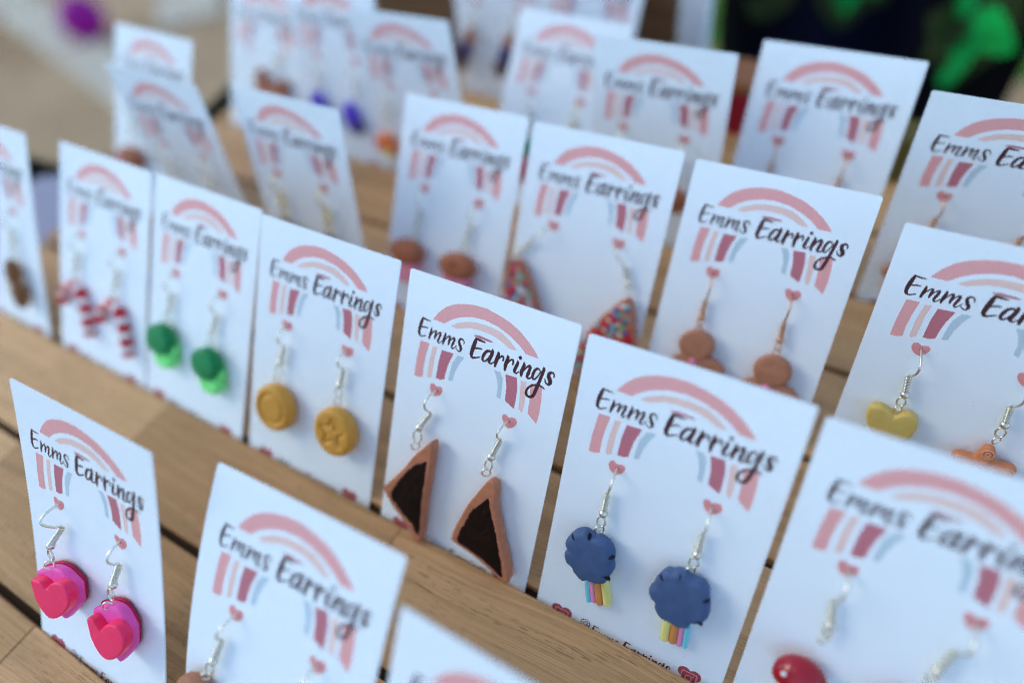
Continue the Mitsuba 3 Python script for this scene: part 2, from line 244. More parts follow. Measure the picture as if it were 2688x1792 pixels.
def puff(poly, h0, h1, edge=0.9, dome=0.0, n=120, centre=None, relief=None, noise=0.06, seed=0, rings=9):
    """A pillow of clay with the outline poly between heights h0 and h1, edges rounded by edge, top domed."""
    c, a, r = rays(poly, n, centre)
    d = np.stack([np.cos(a), np.sin(a)], -1)
    e = min(edge, (h1 - h0) / 2)
    prof = [(e * (1 - math.sin(t)), h0 + e * (1 - math.cos(t))) for t in np.linspace(0, math.pi / 2, 4)]
    prof += [(e * (1 - math.cos(t)), h1 - e + e * math.sin(t)) for t in np.linspace(0, math.pi / 2, 5)]
    L = [np.column_stack([c + d * 0.02, np.full(n, h0)])]
    L += [np.column_stack([c + d * np.maximum(r - i, 0.05)[:, None], np.full(n, h)]) for i, h in prof]
    ins = np.maximum(r - e, 0.1)
    for k in np.linspace(1, 0.0, rings + 1)[1:]:
        kk = max(k, 0.004)
        P = c + d * (ins * kk)[:, None]
        z = h1 + dome * (1 - k * k)
        L.append(np.column_stack([P, np.full(n, z)]))
    V = np.vstack(L)
    if relief is not None:
        top = V[:, 2] > h1 - 0.6 * e
        V[top, 2] += relief(V[top, :2])
    if noise:
        w = meshkit.fbm(V * 0.35 + seed * 13.7, 3, seed) - 0.5
        w2 = meshkit.fbm(V * 0.35 + seed * 5.1 + 40, 3, seed + 3) - 0.5
        rad = V[:, :2] - c; V[:, :2] += rad / (np.linalg.norm(rad, axis=1, keepdims=True) + 1.0) * (w2 * noise * 6)[:, None]
        V[:, 2] += w * noise * 5 * (V[:, 2] > h0 + 0.4 * (h1 - h0))
    F = grid_faces(len(L), n, True)
    return tri(V, F[:, ::1])

def star_poly(R, r, rot=90, n=5, rnd=0.5):
    a = np.radians(rot) + np.arange(2 * n) * np.pi / n
    p = Polygon([((R if i % 2 == 0 else r) * math.cos(t), (R if i % 2 == 0 else r) * math.sin(t)) for i, t in enumerate(a)])
    return p.buffer(-rnd).buffer(2 * rnd).buffer(-rnd) if rnd else p

def heart_poly(w, h, notch=1.0):
    t = np.linspace(0, 2 * np.pi, 160, endpoint=False)
    x = 16 * np.sin(t) ** 3; y = 13 * np.cos(t) - 5 * np.cos(2 * t) - 2 * np.cos(3 * t) - np.cos(4 * t)
    p = Polygon(np.column_stack([x / 32 * w, (y + 2.5) / 29 * h])).buffer(0.0)
    return p.buffer(0.7 * notch).buffer(-1.0 * notch).buffer(0.3 * notch)

def ell_poly(rx, ry, c=(0, 0)): return affinity.translate(affinity.scale(Point(0, 0).buffer(1, 32), rx, ry), *c)

# ------------------------------------------------------------------ the mapping of one card
class Card:
    def __init__(self, name, pose):
        self.name = name; self.x0, self.Y, self.yaw, self.roll, self.tilt, self.kap, dv = pose; self.V = V0 + dv
        self.bow = float(rng.uniform(-0.45, 0.45)); self.twist = float(rng.uniform(-0.35, 0.35))
    def at(self, u, s):
        u, s = np.broadcast_arrays(np.asarray(u, float), np.asarray(s, float)); sh = u.shape; u, s = u.ravel(), s.ravel()
        t = self.V - s; n = 6; uu = u - CW / 2
        tm = (np.arange(n) + 0.5)[:, None] / n * t; a = self.tilt + self.kap * tm / 70.0
        yy = np.sin(a).sum(0) * t / n; zz = np.cos(a).sum(0) * t / n
        px = uu * math.cos(self.roll) + t * math.sin(self.roll); tz = -uu * math.sin(self.roll)
        zz = zz + tz * math.cos(self.tilt); yy = yy + tz * math.sin(self.tilt)
        c, sn = math.cos(self.yaw), math.sin(self.yaw)
        return np.stack([self.x0 + px * c - yy * sn, self.Y + px * sn + yy * c, zz], -1).reshape(*sh, 3)
    def frame(self, u, s):
        P = self.at(u, s); ex = self.at(u + 0.5, s) - P; ex /= np.linalg.norm(ex)
        ey = self.at(u, s - 0.5) - P; ey -= ex * (ex @ ey); ey /= np.linalg.norm(ey)
        return P, ex, ey, np.cross(ex, ey)
    def surf(self, V):
        """(u, s, h) -> world, following the bend."""
        V = np.asarray(V, float); P = self.at(V[:, 0], V[:, 1])
        ex = self.at(V[:, 0] + 0.5, V[:, 1]) - P; ey = self.at(V[:, 0], V[:, 1] - 0.5) - P
        n = np.cross(ex, ey); n /= np.linalg.norm(n, axis=1, keepdims=True)
        q = (V[:, 0] - CW / 2) / (CW / 2); w = np.clip((self.V - V[:, 1]) / self.V, 0, 1)
        return P + n * (V[:, 2] + (self.bow * (q * q - 0.3) + self.twist * q) * w)[:, None]
    def rigid(self, mesh, u, s, h=0.0, rot=0.0, rx=0.0, ry=0.0):
        """A mesh in local x right, y up, z out, set at (u, s, h)."""
        m = mesh.copy()
        R = trimesh.transformations.euler_matrix(math.radians(rx), math.radians(ry), math.radians(rot))[:3, :3]
        v = m.vertices @ R.T; P, ex, ey, n = self.frame(u, s)
        m.vertices = P + v[:, :1] * ex + v[:, 1:2] * ey + (v[:, 2:3] + h) * n
        return m

def flat(polys, h, step=4.0):
    """Thin printed film: triangulated polygons in (u, s)."""
    out = []
    for g in polys:
        for q in getattr(g, 'geoms', [g]):
            if q.area < 0.02: continue
            v, f = trimesh.creation.triangulate_polygon(q, engine='earcut')
            v = np.column_stack([v, np.full(len(v), h)]); v, f = trimesh.remesh.subdivide_to_size(v, f, step, max_iter=12)
            m = trimesh.Trimesh(v, f, process=False)
            nz = np.cross(v[f[:, 1]] - v[f[:, 0]], v[f[:, 2]] - v[f[:, 0]])[:, 2]
            f = np.where((nz > 0)[:, None], f[:, ::-1], f)      # s runs downwards: mirrored
            out.append(trimesh.Trimesh(v, f, process=False))
    return trimesh.util.concatenate(out)

def brush(stroke):
    st = np.array(stroke); n = len(st)
    c = spline(st, 5) if n > 2 else st
    parts = []
    for a, b in zip(c[:-1], c[1:]):
        parts.append(unary_union([Point(a[:2]).buffer(max(a[2] * 1.16, 0.08), 5), Point(b[:2]).buffer(max(b[2] * 1.16, 0.08), 5)]).convex_hull)
    return unary_union(parts)

LET = unary_union([brush(s) for s in LETTERS]).simplify(0.025)
def smooth_poly(pts): return Polygon(pts).buffer(0).buffer(0.18, 4).buffer(-0.36, 4).buffer(0.18, 4).simplify(0.02)
PR = {k: [smooth_poly(g) for g in v] for k, v in PRINTS.items()}
# the small line at the foot of the card: "@Emms Earrings" between two camera-and-heart icons, half sunk in the groove
SMALL = affinity.translate(affinity.scale(LET, 0.52, 0.62, origin=(0, 0)), 27.5 - 0.52 * 28 + 2.2, 0)
SMALL = [affinity.translate(g, 0, 0) for g in getattr(SMALL, 'geoms', [SMALL])]
sb = unary_union(SMALL).bounds
ATS = unary_union([Point(0, 0).buffer(1.5).difference(Point(0, 0).buffer(1.22)), Point(0, 0.05).buffer(0.72).difference(Point(0, 0.05).buffer(0.45)), LineString([(0.62, -0.6), (0.62, 0.6), (1.3, 0.4)]).buffer(0.14)])
def small_line(V):
    dy = V + 2.3 - (sb[1] + 1.6)
    return unary_union([affinity.translate(g, 0, dy) for g in SMALL] + [affinity.translate(ATS, sb[0] - 2.1, V + 1.6)])
def icon(u, V):
    c = (u, V + 2.2)
    h = unary_union([ell_poly(1.75, 1.7, (c[0] - 1.45, c[1] - 1.0)), ell_poly(1.75, 1.7, (c[0] + 1.45, c[1] - 1.0)), Polygon([(c[0] - 3, c[1] - 0.4), (c[0] + 3, c[1] - 0.4), (c[0], c[1] + 3.4)])])
    cam = Polygon([(c[0] - 1.7, c[1] - 1.1), (c[0] + 1.7, c[1] - 1.1), (c[0] + 1.7, c[1] + 2), (c[0] - 1.7, c[1] + 2)]).buffer(0.35)
    line = unary_union([cam.boundary.buffer(0.2), Point(c[0], c[1] + 0.4).buffer(0.85).boundary.buffer(0.2), Point(c[0] + 1.15, c[1] - 0.55).buffer(0.25)])
    return h, line.intersection(h)

def build_card(pose_name, label, prints=True):
    c = Card(pose_name, POSES[pose_name])
    k = thing('earring_card', label, 'earring card', 'white earring cards in the grooved wooden stand')
    n, th = 26, 0.42
    # the sheet follows the bend; the foot goes into the groove
    drop = 3.6 / math.cos(min(abs(c.tilt), 0.9))
    r = 0.5
    us = np.linspace(0, CW, 9); ss = np.linspace(0, c.V + drop, n)
    G = np.array([[(u, s) for u in us] for s in ss]); G[0, 0] += (r, 0); G[0, 8] -= (r, 0)
    G = np.insert(G, 1, [[(u, r) for u in us]], axis=0); n += 1
    A = G.reshape(-1, 2); N = len(A)
    V = np.vstack([np.column_stack([A, np.zeros(N)]), np.column_stack([A, np.full(N, -th)])])
    F = grid_faces(n, 9)
    ring = [i for i in range(9)] + [i * 9 + 8 for i in range(1, n)] + [(n - 1) * 9 + i for i in range(7, -1, -1)] + [i * 9 for i in range(n - 2, 0, -1)]
    E = np.array([[a, b, b + N, a + N] for a, b in zip(ring, ring[1:] + ring[:1])])
    m = tri(c.surf(V), np.vstack([F[:, ::-1], F + N, E]))
    put(m, 'm_card', k, 'card_board', smooth=30)
    if prints:
        for part, key, hh in (('pink_stripe', 'pink', 0.05), ('peach_stripe', 'peach', 0.05), ('mauve_stripe', 'mauve', 0.05), ('blue_stripe', 'blue', 0.05)):
            fm = flat(PR[key], hh); put(trimesh.Trimesh(c.surf(fm.vertices), fm.faces, process=False), 'm_' + key, k, part, smooth=False)
        for key in ('heartL', 'heartR'):
            fm = flat(PR[key], 0.05); put(trimesh.Trimesh(c.surf(fm.vertices), fm.faces, process=False), 'm_heart', k, 'heart_mark', smooth=False)
        fm = flat([LET], 0.075); put(trimesh.Trimesh(c.surf(fm.vertices), fm.faces, process=False), 'm_ink', k, 'lettering', smooth=False)
        fm = flat([small_line(c.V)], 0.05); put(trimesh.Trimesh(c.surf(fm.vertices), fm.faces, process=False), 'm_ink_brown', k, 'small_lettering', smooth=False)
        for u in (8.2, 46.6):
            a, b = icon(u, c.V)
            fm = flat([a], 0.05); ik = put(trimesh.Trimesh(c.surf(fm.vertices), fm.faces, process=False), 'm_icon', k, 'camera_heart_icon', smooth=False)
            fm = flat([b], 0.075); put(trimesh.Trimesh(c.surf(fm.vertices), fm.faces, process=False), 'm_muffin_cup', ik, 'outline', smooth=False)
        for q in ((14.6, 33.7), (39.62, 33.95)):
            fm = flat([Point(*q).buffer(0.42)], 0.1); put(trimesh.Trimesh(c.surf(fm.vertices), fm.faces, process=False), 'm_hole', k, 'hole', smooth=False)
    return c

HL, HR = (14.6, 33.7), (39.62, 33.95)

def build_hook(c, key, hole, sp, bead, ring, metal='m_silver', hs=(1.6, 1.9, 2.2), bulge=(0.0, 4.2), fine=True, jump=True):
    """French hook: wire through the card, coil, bead, loop and jump ring; all points in card (u, s)."""
    hole, sp, bead, ring = (np.asarray(v, float) for v in (hole, sp, bead, ring))
    side = np.array([1.0, 0.0]) * bulge[0]
    pts = [(hole[0], hole[1], -0.9)]
    for t in np.linspace(0.0, 1.0, 9):
        q = hole + (sp - hole) * (t ** 1.1) + side * math.sin(math.pi * t)
        pts.append((*q, 0.25 + (hs[0] - 0.25) * t + bulge[1] * 0.88 * math.sin(math.pi * t ** 0.9) ** 0.9 if 0 < t < 1 else (0.25 if t == 0 else hs[0])))
    pts.append((*(sp + (bead - sp) * 0.5), hs[1]))
    w = spline(pts, 7)
    put(tube(c.surf(w), 0.33, 8), metal, key, 'hook_wire', smooth=True)
    d = bead - sp; Lc = max(np.hypot(*d) - 1.1, 1.5); d = d / np.hypot(*d)
    A = c.surf(np.array([[*(sp + d * 0.2), hs[0]]]))[0]; B = c.surf(np.array([[*(sp + d * Lc), hs[1]]]))[0]
    ax = (B - A); L = np.linalg.norm(ax); ax /= L
    e1 = np.cross(ax, [0.2, 1, 0.1]); e1 /= np.linalg.norm(e1); e2 = np.cross(ax, e1)
    turns = max(5, int(L / 0.46)); n = turns * (14 if fine else 8); t = np.linspace(0, 1, n + 1)
    ph = 2 * np.pi * turns * t
    P = A + ax * (t * L)[:, None] + 0.62 * (np.cos(ph)[:, None] * e1 + np.sin(ph)[:, None] * e2)
    put(tube(P, 0.235, 6 if fine else 5), metal, key, 'coil', smooth=True)
    Bd = c.surf(np.array([[*bead, hs[1]]]))[0]
    put(ellipsoid(1.22, 1.22, 1.22, Bd, 3), metal, key, 'bead', smooth=True)
    g = ring - bead; gl = np.hypot(*g); g = g / gl
    lc = bead + g * (1.0 + (gl - 1.0) * 0.38); a = np.linspace(0, 2 * np.pi, 28, endpoint=False); pr = np.array([-g[1], g[0]])
    rl = max(0.75, (gl - 1.0) * 0.34)
    lp = np.array([[*(lc + g * rl * 1.15 * math.cos(q) + pr * rl * 0.8 * math.sin(q)), hs[1] + (hs[2] - hs[1]) * 0.4] for q in a])
    put(tube(c.surf(lp), 0.27, 7, True), metal, key, 'loop', smooth=True)
    if jump:
        jp = np.array([[*(ring + g * 1.25 * math.cos(q) + pr * 0.95 * math.sin(q)), hs[2] + 0.8 * math.sin(q)] for q in a])
        put(tube(c.surf(jp), 0.26, 7, True), metal, key, 'jump_ring', smooth=True)

def default_pts(side, tilt=0.0):
    h = np.array(HL if side == 'L' else HR); d = np.array([math.sin(math.radians(tilt)), math.cos(math.radians(tilt))])
    return h, h + d * 8.0, h + d * 13.9, h + d * 18.8

# ------------------------------------------------------------------ setting: ground, grass, table
def ground_fn(p, n, uv):
    x, y = p.x, p.y
    g = mikit.fbm(x * 1.3, y * 1.3, 1.0, 3)
    f = mikit.fbm(x * 30.0, y * 30.0, 2.0, 2)
    return mikit.mix((0.32, 0.205, 0.115), (0.47, 0.32, 0.19), mikit.smoothstep(0.25, 0.75, g)) * (0.85 + 0.3 * f)
mat('m_ground', mikit.proc(ground_fn), 0.9, 0.1)
def grass_fn(p, n, uv):
    g = mikit.fbm(p.x * 5.0, p.y * 5.0, 1.0, 3)
    return mikit.mix((0.045, 0.115, 0.02), (0.16, 0.30, 0.05), mikit.smoothstep(0.3, 0.7, g))
mat('m_grass', mikit.proc(grass_fn), 0.9, 0.1)
mat('m_slab', mikit.proc(lambda p, n, uv: mi.Color3f(0.52, 0.45, 0.35) * (0.8 + 0.4 * mikit.fbm(p.x * 8.0, p.y * 8.0, 4.0, 3))), 0.85, 0.2)

gm = tri(np.array([[-14000, -8000, -750], [14000, -8000, -750], [14000, 20000, -750], [-14000, 20000, -750.0]]), np.array([[0, 1, 2, 3]]))
structure('ground', gm, 'm_ground')
gr = np.random.default_rng(3); N = 9000
gx = gr.uniform(-1150, 500, N); gy = gr.uniform(1780, 3300, N); keep = gy > 1850 + 0.10 * (gx + 600); gx, gy = gx[keep], gy[keep]; N = len(gx)
hgt = gr.uniform(18, 46, N); an = gr.uniform(0, 2 * np.pi, N); w = gr.uniform(2.5, 5, N); lx, ly = gr.normal(0, 12, N), gr.normal(0, 12, N)
b0 = np.column_stack([gx - w * np.cos(an), gy - w * np.sin(an), np.full(N, -750)]); b1 = np.column_stack([gx + w * np.cos(an), gy + w * np.sin(an), np.full(N, -750)])
tp = np.column_stack([gx + lx, gy + ly, -750 + hgt])
turf = tri(np.array([[-1150, 1795, -746], [500, 1960, -746], [500, 5200, -746], [-1500, 5200, -746.0]]), np.array([[0, 1, 2, 3]]))
structure('grass', [turf, trimesh.Trimesh(np.vstack([b0, b1, tp]), np.column_stack([np.arange(N), np.arange(N) + N, np.arange(N) + 2 * N]), process=False)], 'm_grass', kind='stuff')
# pale kerb stones across the paving
def strip(a, b, w, z0=-750, z1=-735, gap=6, n=5):
    a, b = np.array(a, float), np.array(b, float); d = (b - a) / n; out = []
    q = np.array([-d[1], d[0]]) / np.hypot(*d) * w / 2; e = d / np.hypot(*d) * gap
    for i in range(n):
        p0, p1 = a + d * i + e, a + d * (i + 1) - e
        pts = [p0 - q, p1 - q, p1 + q, p0 + q]
        out.append(trimesh.convex.convex_hull(np.array([[*p, z0] for p in pts] + [[*(p * 0.985 + 0.015 * (p0 + p1) / 2), z1] for p in pts])))
    return out
structure('path', gm.copy().apply_translation((0, 0, -3)), 'm_ground')
for a, b, w in (((-3600, 1520), (-1900, 1060), 170), ((-2900, 2100), (-2200, 1500), 230), ((-1560, 1480), (-2300, 2500), 150)):
    for st in strip(a, b, w, n=3):
        k = numbered('path__slab'); put(st, 'm_slab', k, smooth=False)

mat('m_table', (0.006, 0.008, 0.006), 0.95, 0.0)
tk = thing('table', 'black covered table under the wooden stand, its edge showing at the far left', 'table')
outline = Polygon([(-560, -100), (-425, 168), (-404, 182), (-378, 183), (-348, 205), (-336, 232), (-335, 271), (-343, 303), (-345, 410), (420, 410), (420, -260), (-560, -260)])
tm = trimesh.creation.extrude_polygon(outline, 22, engine='earcut'); tm.apply_translation((0, 0, -42.5)); put(tm, 'm_table', tk, 'table_top', smooth=False)
for x, y in ((-300, 60), (-280, 360), (370, 360), (370, -210), (-480, -210)):
    put(box(x - 18, x + 18, y - 18, y + 18, -750, -43), 'm_table', tk, 'leg', smooth=False)
pk = thing('paper_sheet', 'pale lavender paper lying on the table at the left end of the wooden stand', 'paper')
mat('m_lavender', (0.30, 0.28, 0.36), 0.6, 0.3)
pm = trimesh.creation.extrude_polygon(Polygon([(-374, 171), (-395, 60), (-284, 40), (-284, 190), (-330, 185)]), 0.6, engine='earcut'); pm.apply_translation((0, 0, -20.3)); put(pm, 'm_lavender', pk, smooth=False)

# ------------------------------------------------------------------ the grooved wooden stand
sk = thing('display_stand', 'grooved wooden stand of pale joined blocks holding all the earring cards', 'display stand')
X0, X1 = -281.0, 235.0
put(box(X0, X1, -3 * D - 2.3, 8 * D + 26, -20.0, -4.3), 'm_groove', sk, 'base', smooth=False)
wr = np.random.default_rng(11)
for j in range(-3, 9):
    y0, y1 = j * D + 0.6, ((j + 1) * D - 2.3 if j < 8 else 8 * D + 26)
    x = X0; tone = int(wr.integers(0, 4))
    if j == 1: cuts = [-133.0, -20.0, 90.0]
    elif j == -1: cuts = [-104.0, -20.0, 96.0]
    else: cuts = sorted((X0 + wr.uniform(60, 120) + np.arange(5) * wr.uniform(95, 130)).tolist())
    cuts = [q for q in cuts if q < X1 - 30] + [X1]
    for q in cuts:
        tone = (tone + int(wr.integers(1, 4))) % 4
        put(box(x + 0.05, q - 0.05, y0, y1, -4.28, 0.0 - wr.uniform(0, 0.06), 0.35), 'm_wood_%d' % tone, sk, 'wood_block', smooth=False)
        x = q

# ------------------------------------------------------------------ charms (local millimetres: x right, y up, z out of the card)
def outline_puff(c, k, pts, m_, part, h0, h1, edge, rot=0.0, noise=0.04, seed=0, dome=0.1, inset=0.0, rough=0.0, grow=None, smooth_=True):
    pts = np.array(pts[:-1] if tuple(pts[0]) == tuple(pts[-1]) else pts, float)
    cs = spline(np.vstack([pts[-3:], pts, pts[:3]]), 6)[18:-19 + 1] if smooth_ else pts
    p = Polygon(cs).buffer(0)
    if grow is not None: p = unary_union([p, grow]).convex_hull
    p = p.buffer(-inset).buffer(0.5).buffer(-0.5)
    o = np.array(p.centroid.coords[0]); q = Polygon([(x - o[0], -(y - o[1])) for x, y in p.exterior.coords]).buffer(0.35, 6).buffer(-0.35, 6)
    m = puff(q, h0, h1, edge, dome, n=200, centre=(0, 0), seed=seed, noise=noise, rings=14)
    if rough:
        nz = meshkit.fbm(m.vertices * 1.1 + seed, 3, seed) - 0.5; m.vertices[:, 2] += nz * rough * (m.vertices[:, 2] > h0 + 0.6)
        wv = meshkit.noise(np.column_stack([m.vertices[:, :2] * 1.2, np.zeros(len(m.vertices))]), seed) - 0.5; rad = m.vertices[:, :2]
        m.vertices[:, :2] += rad / (np.linalg.norm(rad, axis=1, keepdims=True) + 1) * (wv * rough)[:, None]
    return put(c.rigid(m, o[0], o[1], 0.0), m_, k, part)

A1LF = [(11.9, 56.1), (13.0, 54.8), (16.4, 53.9), (19.8, 54.6), (21.6, 52.3), (24.2, 50.4), (27.5, 49.5), (30.0, 50.9), (30.2, 54.6), (28.2, 58.2), (25.4, 61.4), (22.0, 64.3), (19.4, 65.2), (16.6, 64.2), (13.4, 61.2)]
A1LB = [(10.0, 56.9), (13.4, 53.3), (18.2, 50.3), (23.2, 49.5), (27.2, 51.4), (29.9, 56.5), (28.6, 59.8), (24.5, 64.5), (21.2, 66.0)]
A1RF = [(35.2, 56.7), (36.4, 55.2), (38.6, 55.3), (40.9, 56.9), (43.0, 54.4), (45.6, 52.6), (48.4, 52.0), (51.2, 53.6), (51.4, 57.0), (49.8, 60.2), (47.4, 63.2), (44.4, 65.6), (41.5, 66.2), (38.8, 64.8), (36.2, 61.2)]
A1RB = [(33.6, 57.5), (36.3, 54.0), (40.6, 50.9), (45.2, 50.1), (48.8, 52.4), (50.6, 58.9), (49.9, 62.4), (46.2, 66.8), (43.8, 68.1)]
def traced_hearts(c, k, F, B, seed):
    e = min(q[0] for q in B); dx, dy = (-1.6, 1.0) if e < 25 else (-0.8, 0.6); F, B = [(e + dx + (x - e) * 0.93, y + 0.9 + dy) for x, y in F], [(e + dx + (x - e) * 0.89, y + 0.9 + dy) for x, y in B]
    inner = Polygon(F).buffer(-1.2)
    sh = affinity.translate(Polygon(B + [(F[-2][0] + 1.5, F[-2][1] - 1.0)]).buffer(0), -0.9, 0.2)
    outline_puff(c, k, list(sh.convex_hull.exterior.coords), 'm_crimson', 'backing', 0.7, 1.8, 0.4, seed=seed, grow=affinity.translate(inner, -1.0, 0.3), noise=0.02)
    outline_puff(c, k, B, 'm_orchid', 'orchid_disc', 1.75, 4.9, 1.0, seed=seed + 1, grow=inner, noise=0.03)
    outline_puff(c, k, F, 'm_hot_pink', 'front_heart', 4.6, 7.7, 0.7, seed=seed + 2, noise=0.025)

def coin(c, k, u, s, kind, rot=0.0):
    st = star_poly(5.4, 2.5, 90, 5, 0.35)
    ring = ell_poly(5.1, 5.3)
    edge = (ring if kind == 'ring' else st).exterior
    step = np.linspace(0, edge.length, 400); P = np.array([edge.interpolate(t).coords[0] for t in step])
    def relief(xy):
        d = np.min(np.hypot(xy[:, None, 0] - P[None, :, 0], xy[:, None, 1] - P[None, :, 1]), axis=1)
        return -0.75 * np.exp(-(d / 0.55) ** 2)
    m = puff(ell_poly(8.1, 8.4), 0, 5.0, 1.7, 0.0, n=180, relief=relief, noise=0.02, seed=9, rings=34)
    put(c.rigid(m, u, s, 0.6, rot), 'm_mustard', k, 'coin_disc', smooth=True)

def turtle(c, k, u, s, rot=0.0):
    body = puff(ell_poly(6.7, 6.6, (0.4, -3.4)), 0.0, 3.4, 1.2, n=100, seed=5)
    head = puff(ell_poly(5.2, 3.6, (1.4, -7.6)), 0.3, 4.2, 1.4, n=80, seed=6)
    tail = ellipsoid(1.7, 1.1, 1.0, (6.3, -7.6, 1.6)); tail2 = ellipsoid(2.4, 1.2, 1.0, (5.0, -7.0, 1.6))
    shell = puff(ell_poly(6.6, 6.0, (0, 0.3)), 1.0, 5.8, 1.3, 0.3, n=120, seed=7)
    rim = puff(ell_poly(6.6, 6.2, (0.1, -0.6)), 1.0, 3.4, 1.0, n=120, seed=8)
    put([c.rigid(m, u, s, 0.6, rot) for m in (body, head, tail, tail2)], 'm_mint', k, 'body')
    sh = put([c.rigid(m, u, s, 0.6, rot) for m in (shell, rim)], 'm_green', k, 'shell')
    put([c.rigid(ellipsoid(0.5, 0.5, 0.35, (x, -9.0, 3.4)), u, s, 0.6, rot) for x in (0.6, 3.4)], 'm_green', k, 'eyes')

CLL = [(8.0, 54.5), (10.7, 52.9), (13.2, 53.3), (15.2, 53.0), (17.4, 53.4), (19.3, 55.1), (20.3, 57.6), (20.1, 58.6), (20.9, 61.1), (20.3, 63.6), (19.6, 64.4), (19.6, 66.2), (17.0, 67.7), (14.6, 68.0), (13.2, 68.8), (10.4, 67.3), (9.4, 66.0), (7.4, 65.0), (6.5, 62.6), (7.0, 60.8), (6.1, 59.3), (6.8, 56.6)]
CLR = [(32.5, 55.9), (33.7, 54.0), (35.4, 53.4), (36.4, 52.6), (38.4, 52.2), (40.4, 53.0), (43.3, 52.9), (45.2, 54.7), (45.7, 56.6), (46.6, 59.2), (46.9, 62.4), (45.5, 65.1), (43.6, 66.2), (43.1, 67.9), (40.6, 69.2), (38.5, 68.8), (35.7, 68.7), (33.6, 66.8), (33.1, 64.8), (31.6, 63.9), (30.8, 61.8), (31.5, 59.4), (31.8, 57.6)]
def cloud(c, k, u, s, rot, order, rain_rot, seed, w=7.0, h=7.2):
    pts = CLL if u < 25 else CLR
    p = Polygon([(x - u, -(y - s)) for x, y in spline(np.array(pts[-3:] + pts + pts[:3]), 6)[18:-18]]).buffer(0).buffer(0.35, 8).buffer(-0.8, 8).buffer(0.3, 8); rot = 0.0
    m = puff(p, 0.6, 5.2, 1.7, 0.25, n=240, centre=(0, 0), seed=seed, noise=0.035, rings=14)
    body = put(c.rigid(m, u, s, 0.5, rot), 'm_slate', k, 'cloud')
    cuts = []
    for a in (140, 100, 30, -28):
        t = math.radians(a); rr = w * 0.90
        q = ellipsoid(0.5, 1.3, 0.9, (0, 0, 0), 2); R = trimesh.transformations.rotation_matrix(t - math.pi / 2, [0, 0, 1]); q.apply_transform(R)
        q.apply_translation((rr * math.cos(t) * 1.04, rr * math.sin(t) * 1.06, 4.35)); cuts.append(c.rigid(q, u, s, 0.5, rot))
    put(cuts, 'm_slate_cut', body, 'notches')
    ws = {'m_cyan': 1.45, 'm_rose': 1.45, 'm_tangerine': 2.1, 'm_lemon': 2.3}; tot = sum(ws.values()); x = -tot / 2
    for i, cm in enumerate(order):
        xx = x + ws[cm] / 2; x += ws[cm]
        q = tube(np.array([[xx * 0.92, -4.0, 1.3], [xx * 0.95, -8, 1.3], [xx, -12, 1.25], [xx * 1.03, -16.2 + (i % 2) * 0.25, 1.2]]), ws[cm] / 2 + 0.06, 12)
        put(c.rigid(q, u, s, 0.3, rain_rot), cm, k, {'m_cyan': 'cyan_strip', 'm_rose': 'pink_strip', 'm_tangerine': 'orange_strip', 'm_lemon': 'yellow_strip'}[cm], smooth=50)

def triangle_poly(v, rnd=1.0):
    p = Polygon(v); return p.buffer(-rnd).buffer(2 * rnd, 8).buffer(-rnd)

BR = [(38.1, 53.0), (40.6, 52.0), (41.6, 53.9), (42.1, 58.8), (45.0, 65.9), (50.4, 78.3), (50.4, 82.6), (46.4, 81.6), (38.3, 79.2), (30.7, 77.8), (29.8, 75.7), (31.0, 70.5), (33.6, 62.4)]
BRF = [(39.5, 57.9), (40.2, 58.0), (41.2, 61.3), (44.3, 67.9), (48.9, 80.3), (46.5, 80.1), (39.4, 77.9), (32.9, 76.8), (32.2, 74.2), (33.6, 69.4), (35.5, 63.6)]
BL = [(18.0, 48.1), (18.9, 51.5), (18.9, 60.1), (18.8, 70.0), (18.9, 83.6), (17.1, 84.2), (13.9, 80.8), (9.2, 77.8), (6.6, 76.0), (3.0, 71.9), (3.8, 69.5), (8.8, 62.2), (13.4, 53.9)]
BLF = [(17.0, 55.4), (17.5, 55.6), (17.7, 60.4), (17.9, 70.2), (18.4, 79.6), (17.6, 81.4), (15.1, 78.7), (11.1, 76.6), (6.9, 73.4), (6.1, 71.3), (9.4, 64.2), (12.9, 58.7)]
def traced_slice(c, k, P, F, seed):
    outline_puff(c, k, P, 'm_terracotta', 'crust', 1.0, 4.7, 0.9, seed=seed, noise=0.05, dome=0.0)
    outline_puff(c, k, F, 'm_chocolate', 'filling', 3.6, 5.0, 0.4, seed=seed + 20, noise=0.0, rough=0.75)

